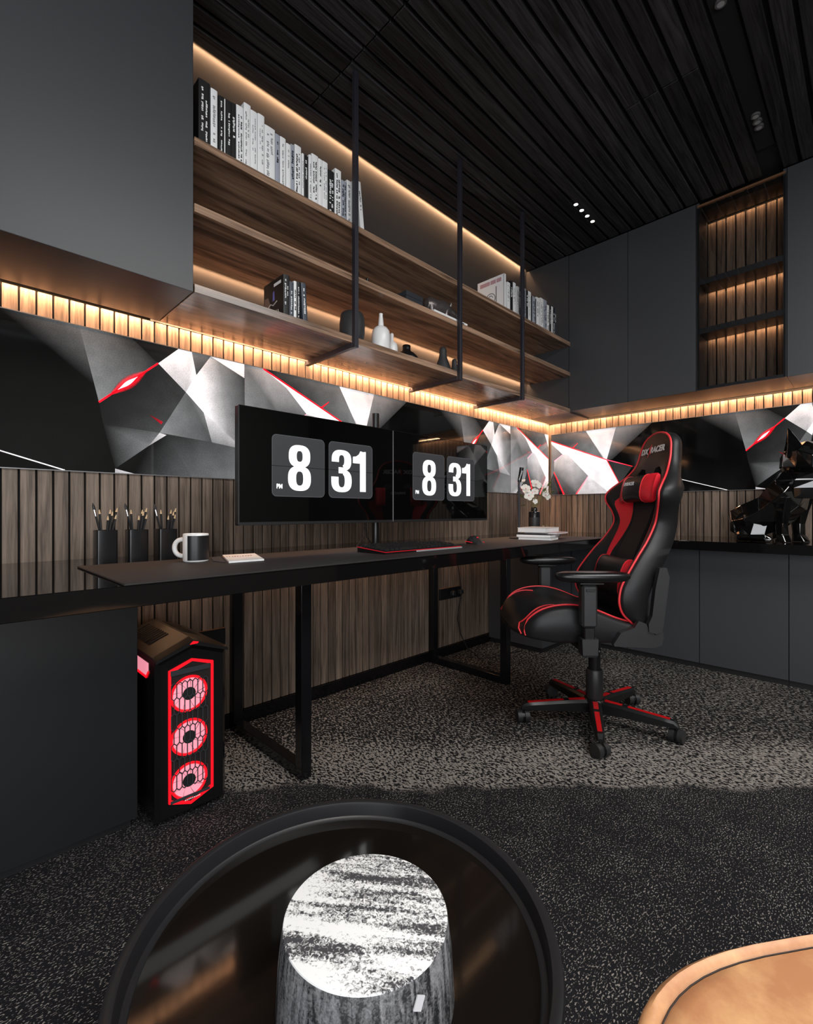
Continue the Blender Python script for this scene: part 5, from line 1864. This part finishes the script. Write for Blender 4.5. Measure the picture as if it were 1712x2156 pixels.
# local: +y = image left (tail), -y = head side, -x = towards the room
SX = (1, 0, 0)
facet('body', [((0, .248, .09), .05, .05, SX, (0, .3, 1)), ((0, .225, .095), .095, .085, SX, (0, .3, 1)), ((0, .17, .110), .115, .105, SX, (0, .2, 1)), ((0, .10, .150), .110, .118, SX, (0, .1, 1)), ((0, .04, .200), .115, .125, SX, (0, .35, 1)), ((0, -.02, .255), .120, .110, SX, (0, .8, 1)), ((0, -.045, .31), .095, .085, SX, (0, 1.2, 1)), ((0, -.06, .365), .075, .072, SX, (0, 1.8, 1))], seed=3)
facet('haunch', [((-.095, .215, .075), .020, .035, (0, 1, 0), (0, 0, 1)), ((-.10, .175, .085), .050, .075, (0, 1, 0), (0, 0, 1)), ((-.085, .14, .09), .075, .085, (0, 1, 0), (0, 0, 1)), ((-.06, .12, .09), .05, .06, (0, 1, 0), (0, 0, 1))], seed=5)
facet('hind_paw', [((-.10, .20, .020), .030, .020, SX, (0, 0, 1)), ((-.115, .14, .022), .034, .022, SX, (0, 0, 1)), ((-.12, .07, .020), .030, .020, SX, (0, 0, 1)), ((-.12, .045, .014), .018, .014, SX, (0, 0, 1))], seed=6)
for k_, (xx, yy) in enumerate(((-.075, .01), (.060, -.05))):
    facet('front_leg', [((xx, yy - .01, .24), .050, .060, SX, (0, 1, 0)), ((xx, yy - .005, .17), .040, .045, SX, (0, 1, 0)), ((xx, yy, .10), .030, .033, SX, (0, 1, 0)), ((xx, yy - .002, .04), .028, .034, SX, (0, 1, 0)), ((xx - .008, yy - .012, .0), .034, .044, SX, (0, 1, 0))], n=6, jit=.003, seed=10 + k_)
# head looks to the right and into the room
hd = Vector((-.55, -.83, 0)).normalized(); hs = Vector((-hd.y, hd.x, 0))
hc = Vector((0, -.105, .435))
K = 1.32
facet('head', [(hc - hd * .085 * K + Vector((0, 0, -.01)), .055 * K, .055 * K, hs, (0, 0, 1)), (hc - hd * .05 * K, .085 * K, .080 * K, hs, (0, 0, 1)), (hc + hd * .01 * K, .092 * K, .082 * K, hs, (0, 0, 1)), (hc + hd * .06 * K + Vector((0, 0, -.016)), .075 * K, .064 * K, hs, (0, 0, 1)), (hc + hd * .085 * K + Vector((0, 0, -.035)), .050 * K, .044 * K, hs, (0, 0, 1)), (hc + hd * .135 * K + Vector((0, 0, -.048)), .042 * K, .037 * K, hs, (0, 0, 1)), (hc + hd * .158 * K + Vector((0, 0, -.046)), .026 * K, .023 * K, hs, (0, 0, 1))], n=8, jit=.002, seed=21)
facet('ruff', [(hc + Vector((0, .03, -.06)), .10, .10, hs, hd), (hc + Vector((0, .035, -.10)), .130, .115, hs, hd), (hc + Vector((0, .045, -.15)), .115, .11, hs, hd), (hc + Vector((0, .05, -.20)), .095, .10, hs, hd)], n=8, jit=.005, seed=23)
for s in (-1, 1):
    b0 = hc - hd * .030 + hs * s * .078 + Vector((0, 0, .060))
    tip = b0 + Vector((0, 0, .128)) + hs * s * .010 - hd * .020
    mb = MB()
    q = [b0 + hd * .062 + Vector((0, 0, .002)), b0 + hs * s * .040 - Vector((0, 0, .045)), b0 - hd * .056 - Vector((0, 0, .030)), b0 - hs * s * .044 + Vector((0, 0, .016))]
    mid = [p.lerp(tip, .45) + hd * .003 for p in q]
    mb.add(q + mid + [tip], [(0, 1, 5, 4), (1, 2, 6, 5), (2, 3, 7, 6), (3, 0, 4, 7), (4, 5, 8), (5, 6, 8), (6, 7, 8), (7, 4, 8), (3, 2, 1, 0)])
    bevelled(put('ear', mb, M_STAT, ST), .003)

# ------------------------------------------------------------------ tray table, stone drum, ottoman
ZT_ = .330
tt = thing('tray_table', 'round black tray table with a raised rim in the foreground', 'table', (.414, .539, 0))
RT = .299
mb = MB(); mb.lathe([(.05, .286), (RT - .018, .288), (RT - .004, .300), (RT, .322), (RT - .002, .329), (RT - .005, .330), (RT - .0125, .330), (RT - .0150, .3285), (RT - .0165, .324), (RT - .020, .306), (RT - .026, .3015), (.001, .3012)], n=128)
put('tray', mb, flat('tray_satin_black', (.012, .012, .014), .38), tt, smooth=True, angle=40)
mb = MB(); mb.lathe([(RT - .029, .3014), (RT - .029, .3030), (.001, .3031)], n=96)
put('tray_inlay', mb, flat('tray_gloss_brown', (.0075, .0058, .0048), .07), tt, smooth=True, angle=30)
mb = MB(); mb.lathe([(.17, 0), (.17, .008), (.030, .014), (.022, .03), (.022, .27), (.05, .2855)], n=48)
put('pedestal', mb, M_LEG, tt, smooth=True, angle=40)

# centre of the drum relative to the room
dm = thing('stone_drum', 'round veined grey and white stone drum standing on the tray table', 'ornament', (.391, .464, .3034), R(-52))
mb = MB(); mb.lathe([(.108, 0), (.1125, .004), (.1095, .060), (.1045, .0995), (.1038, .1005)], n=96)
put('side', mb, M_STONES, dm, smooth=True, angle=40)
mb = MB(); mb.lathe([(.1040, .1006), (.1034, .1022), (.1023, .1024)], n=96)
put('top', mb, M_STONE, dm, smooth=True, angle=30)
tg = MB(); M_ = frame((0, 0, 0), (.74, -.67, 0), (.10, .10, 1))
a_ = R(-105)
tgp = Vector((.109 * math.cos(R(-47)), .109 * math.sin(R(-47)), .080))
nrm = Vector((math.cos(R(-47)), math.sin(R(-47)), .12)).normalized(); tx = Vector((0, 0, 1)).cross(nrm).normalized(); ty = nrm.cross(tx)
rot = lambda a, b: tgp + tx * (a * .87 + b * .5) + ty * (b * .87 - a * .5)
tg.prism([rot(-.0055, -.007) + nrm * .0015, rot(.0055, -.007) + nrm * .0015, rot(.0055, .007) + nrm * .0015, rot(-.0055, .007) + nrm * .0015], nrm * .0015)
put('metal_tag', tg, flat('satin_tag', (.75, .75, .78), .45, metal=.3), dm)


def ottoman():
    r = thing('ottoman', 'tan leather ottoman with a stitched border in the near corner', 'ottoman', (.548, -.172, 0), R(-36))
    # local x = away from the camera's left, y = view direction; superellipse outline
    def outl(k_, z, n=72, e=3.1):
        out = []
        for i in range(n):
            a = 2 * math.pi * i / n
            c_, s_ = math.cos(a), math.sin(a)
            out.append((.315 * k_ * math.copysign(abs(c_) ** (2 / e), c_), .300 * k_ * math.copysign(abs(s_) ** (2 / e), s_), z))
        return out
    mb = MB(); mb.rings([outl(.90, .05), outl(.985, .07), outl(1.0, .12), outl(1.0, .36), outl(.99, .392)])
    put('side', mb, M_TAN, r, smooth=True, angle=50)
    mb = MB(); mb.rings([outl(.99, .393), outl(1.0, .404), outl(.99, .416), outl(.972, .4215), outl(.950, .4190), outl(.938, .4135)])
    put('border', mb, M_TAN, r, smooth=True, angle=60)
    mb = MB(); mb.rings([outl(.9365, .412), outl(.930, .4180), outl(.89, .4205), outl(.6, .4225), outl(.02, .423)])
    put('seat_top', mb, M_TAN, r, smooth=True, angle=60)
    mb = MB(); mb.loft_path(outl(.936, .4172), .0008, 6, closed=True); put('seam', mb, flat('dark_seam', (.02, .012, .008), .7), r, smooth=True)
    for sx in (-1, 1):
        for sy in (-1, 1):
            mb = MB(); mb.cyl((sx * .2, sy * .2, 0), (sx * .2, sy * .2, .052), .014, .018, 16); put('foot', mb, M_LEG, r, smooth=True, angle=40)


ottoman()
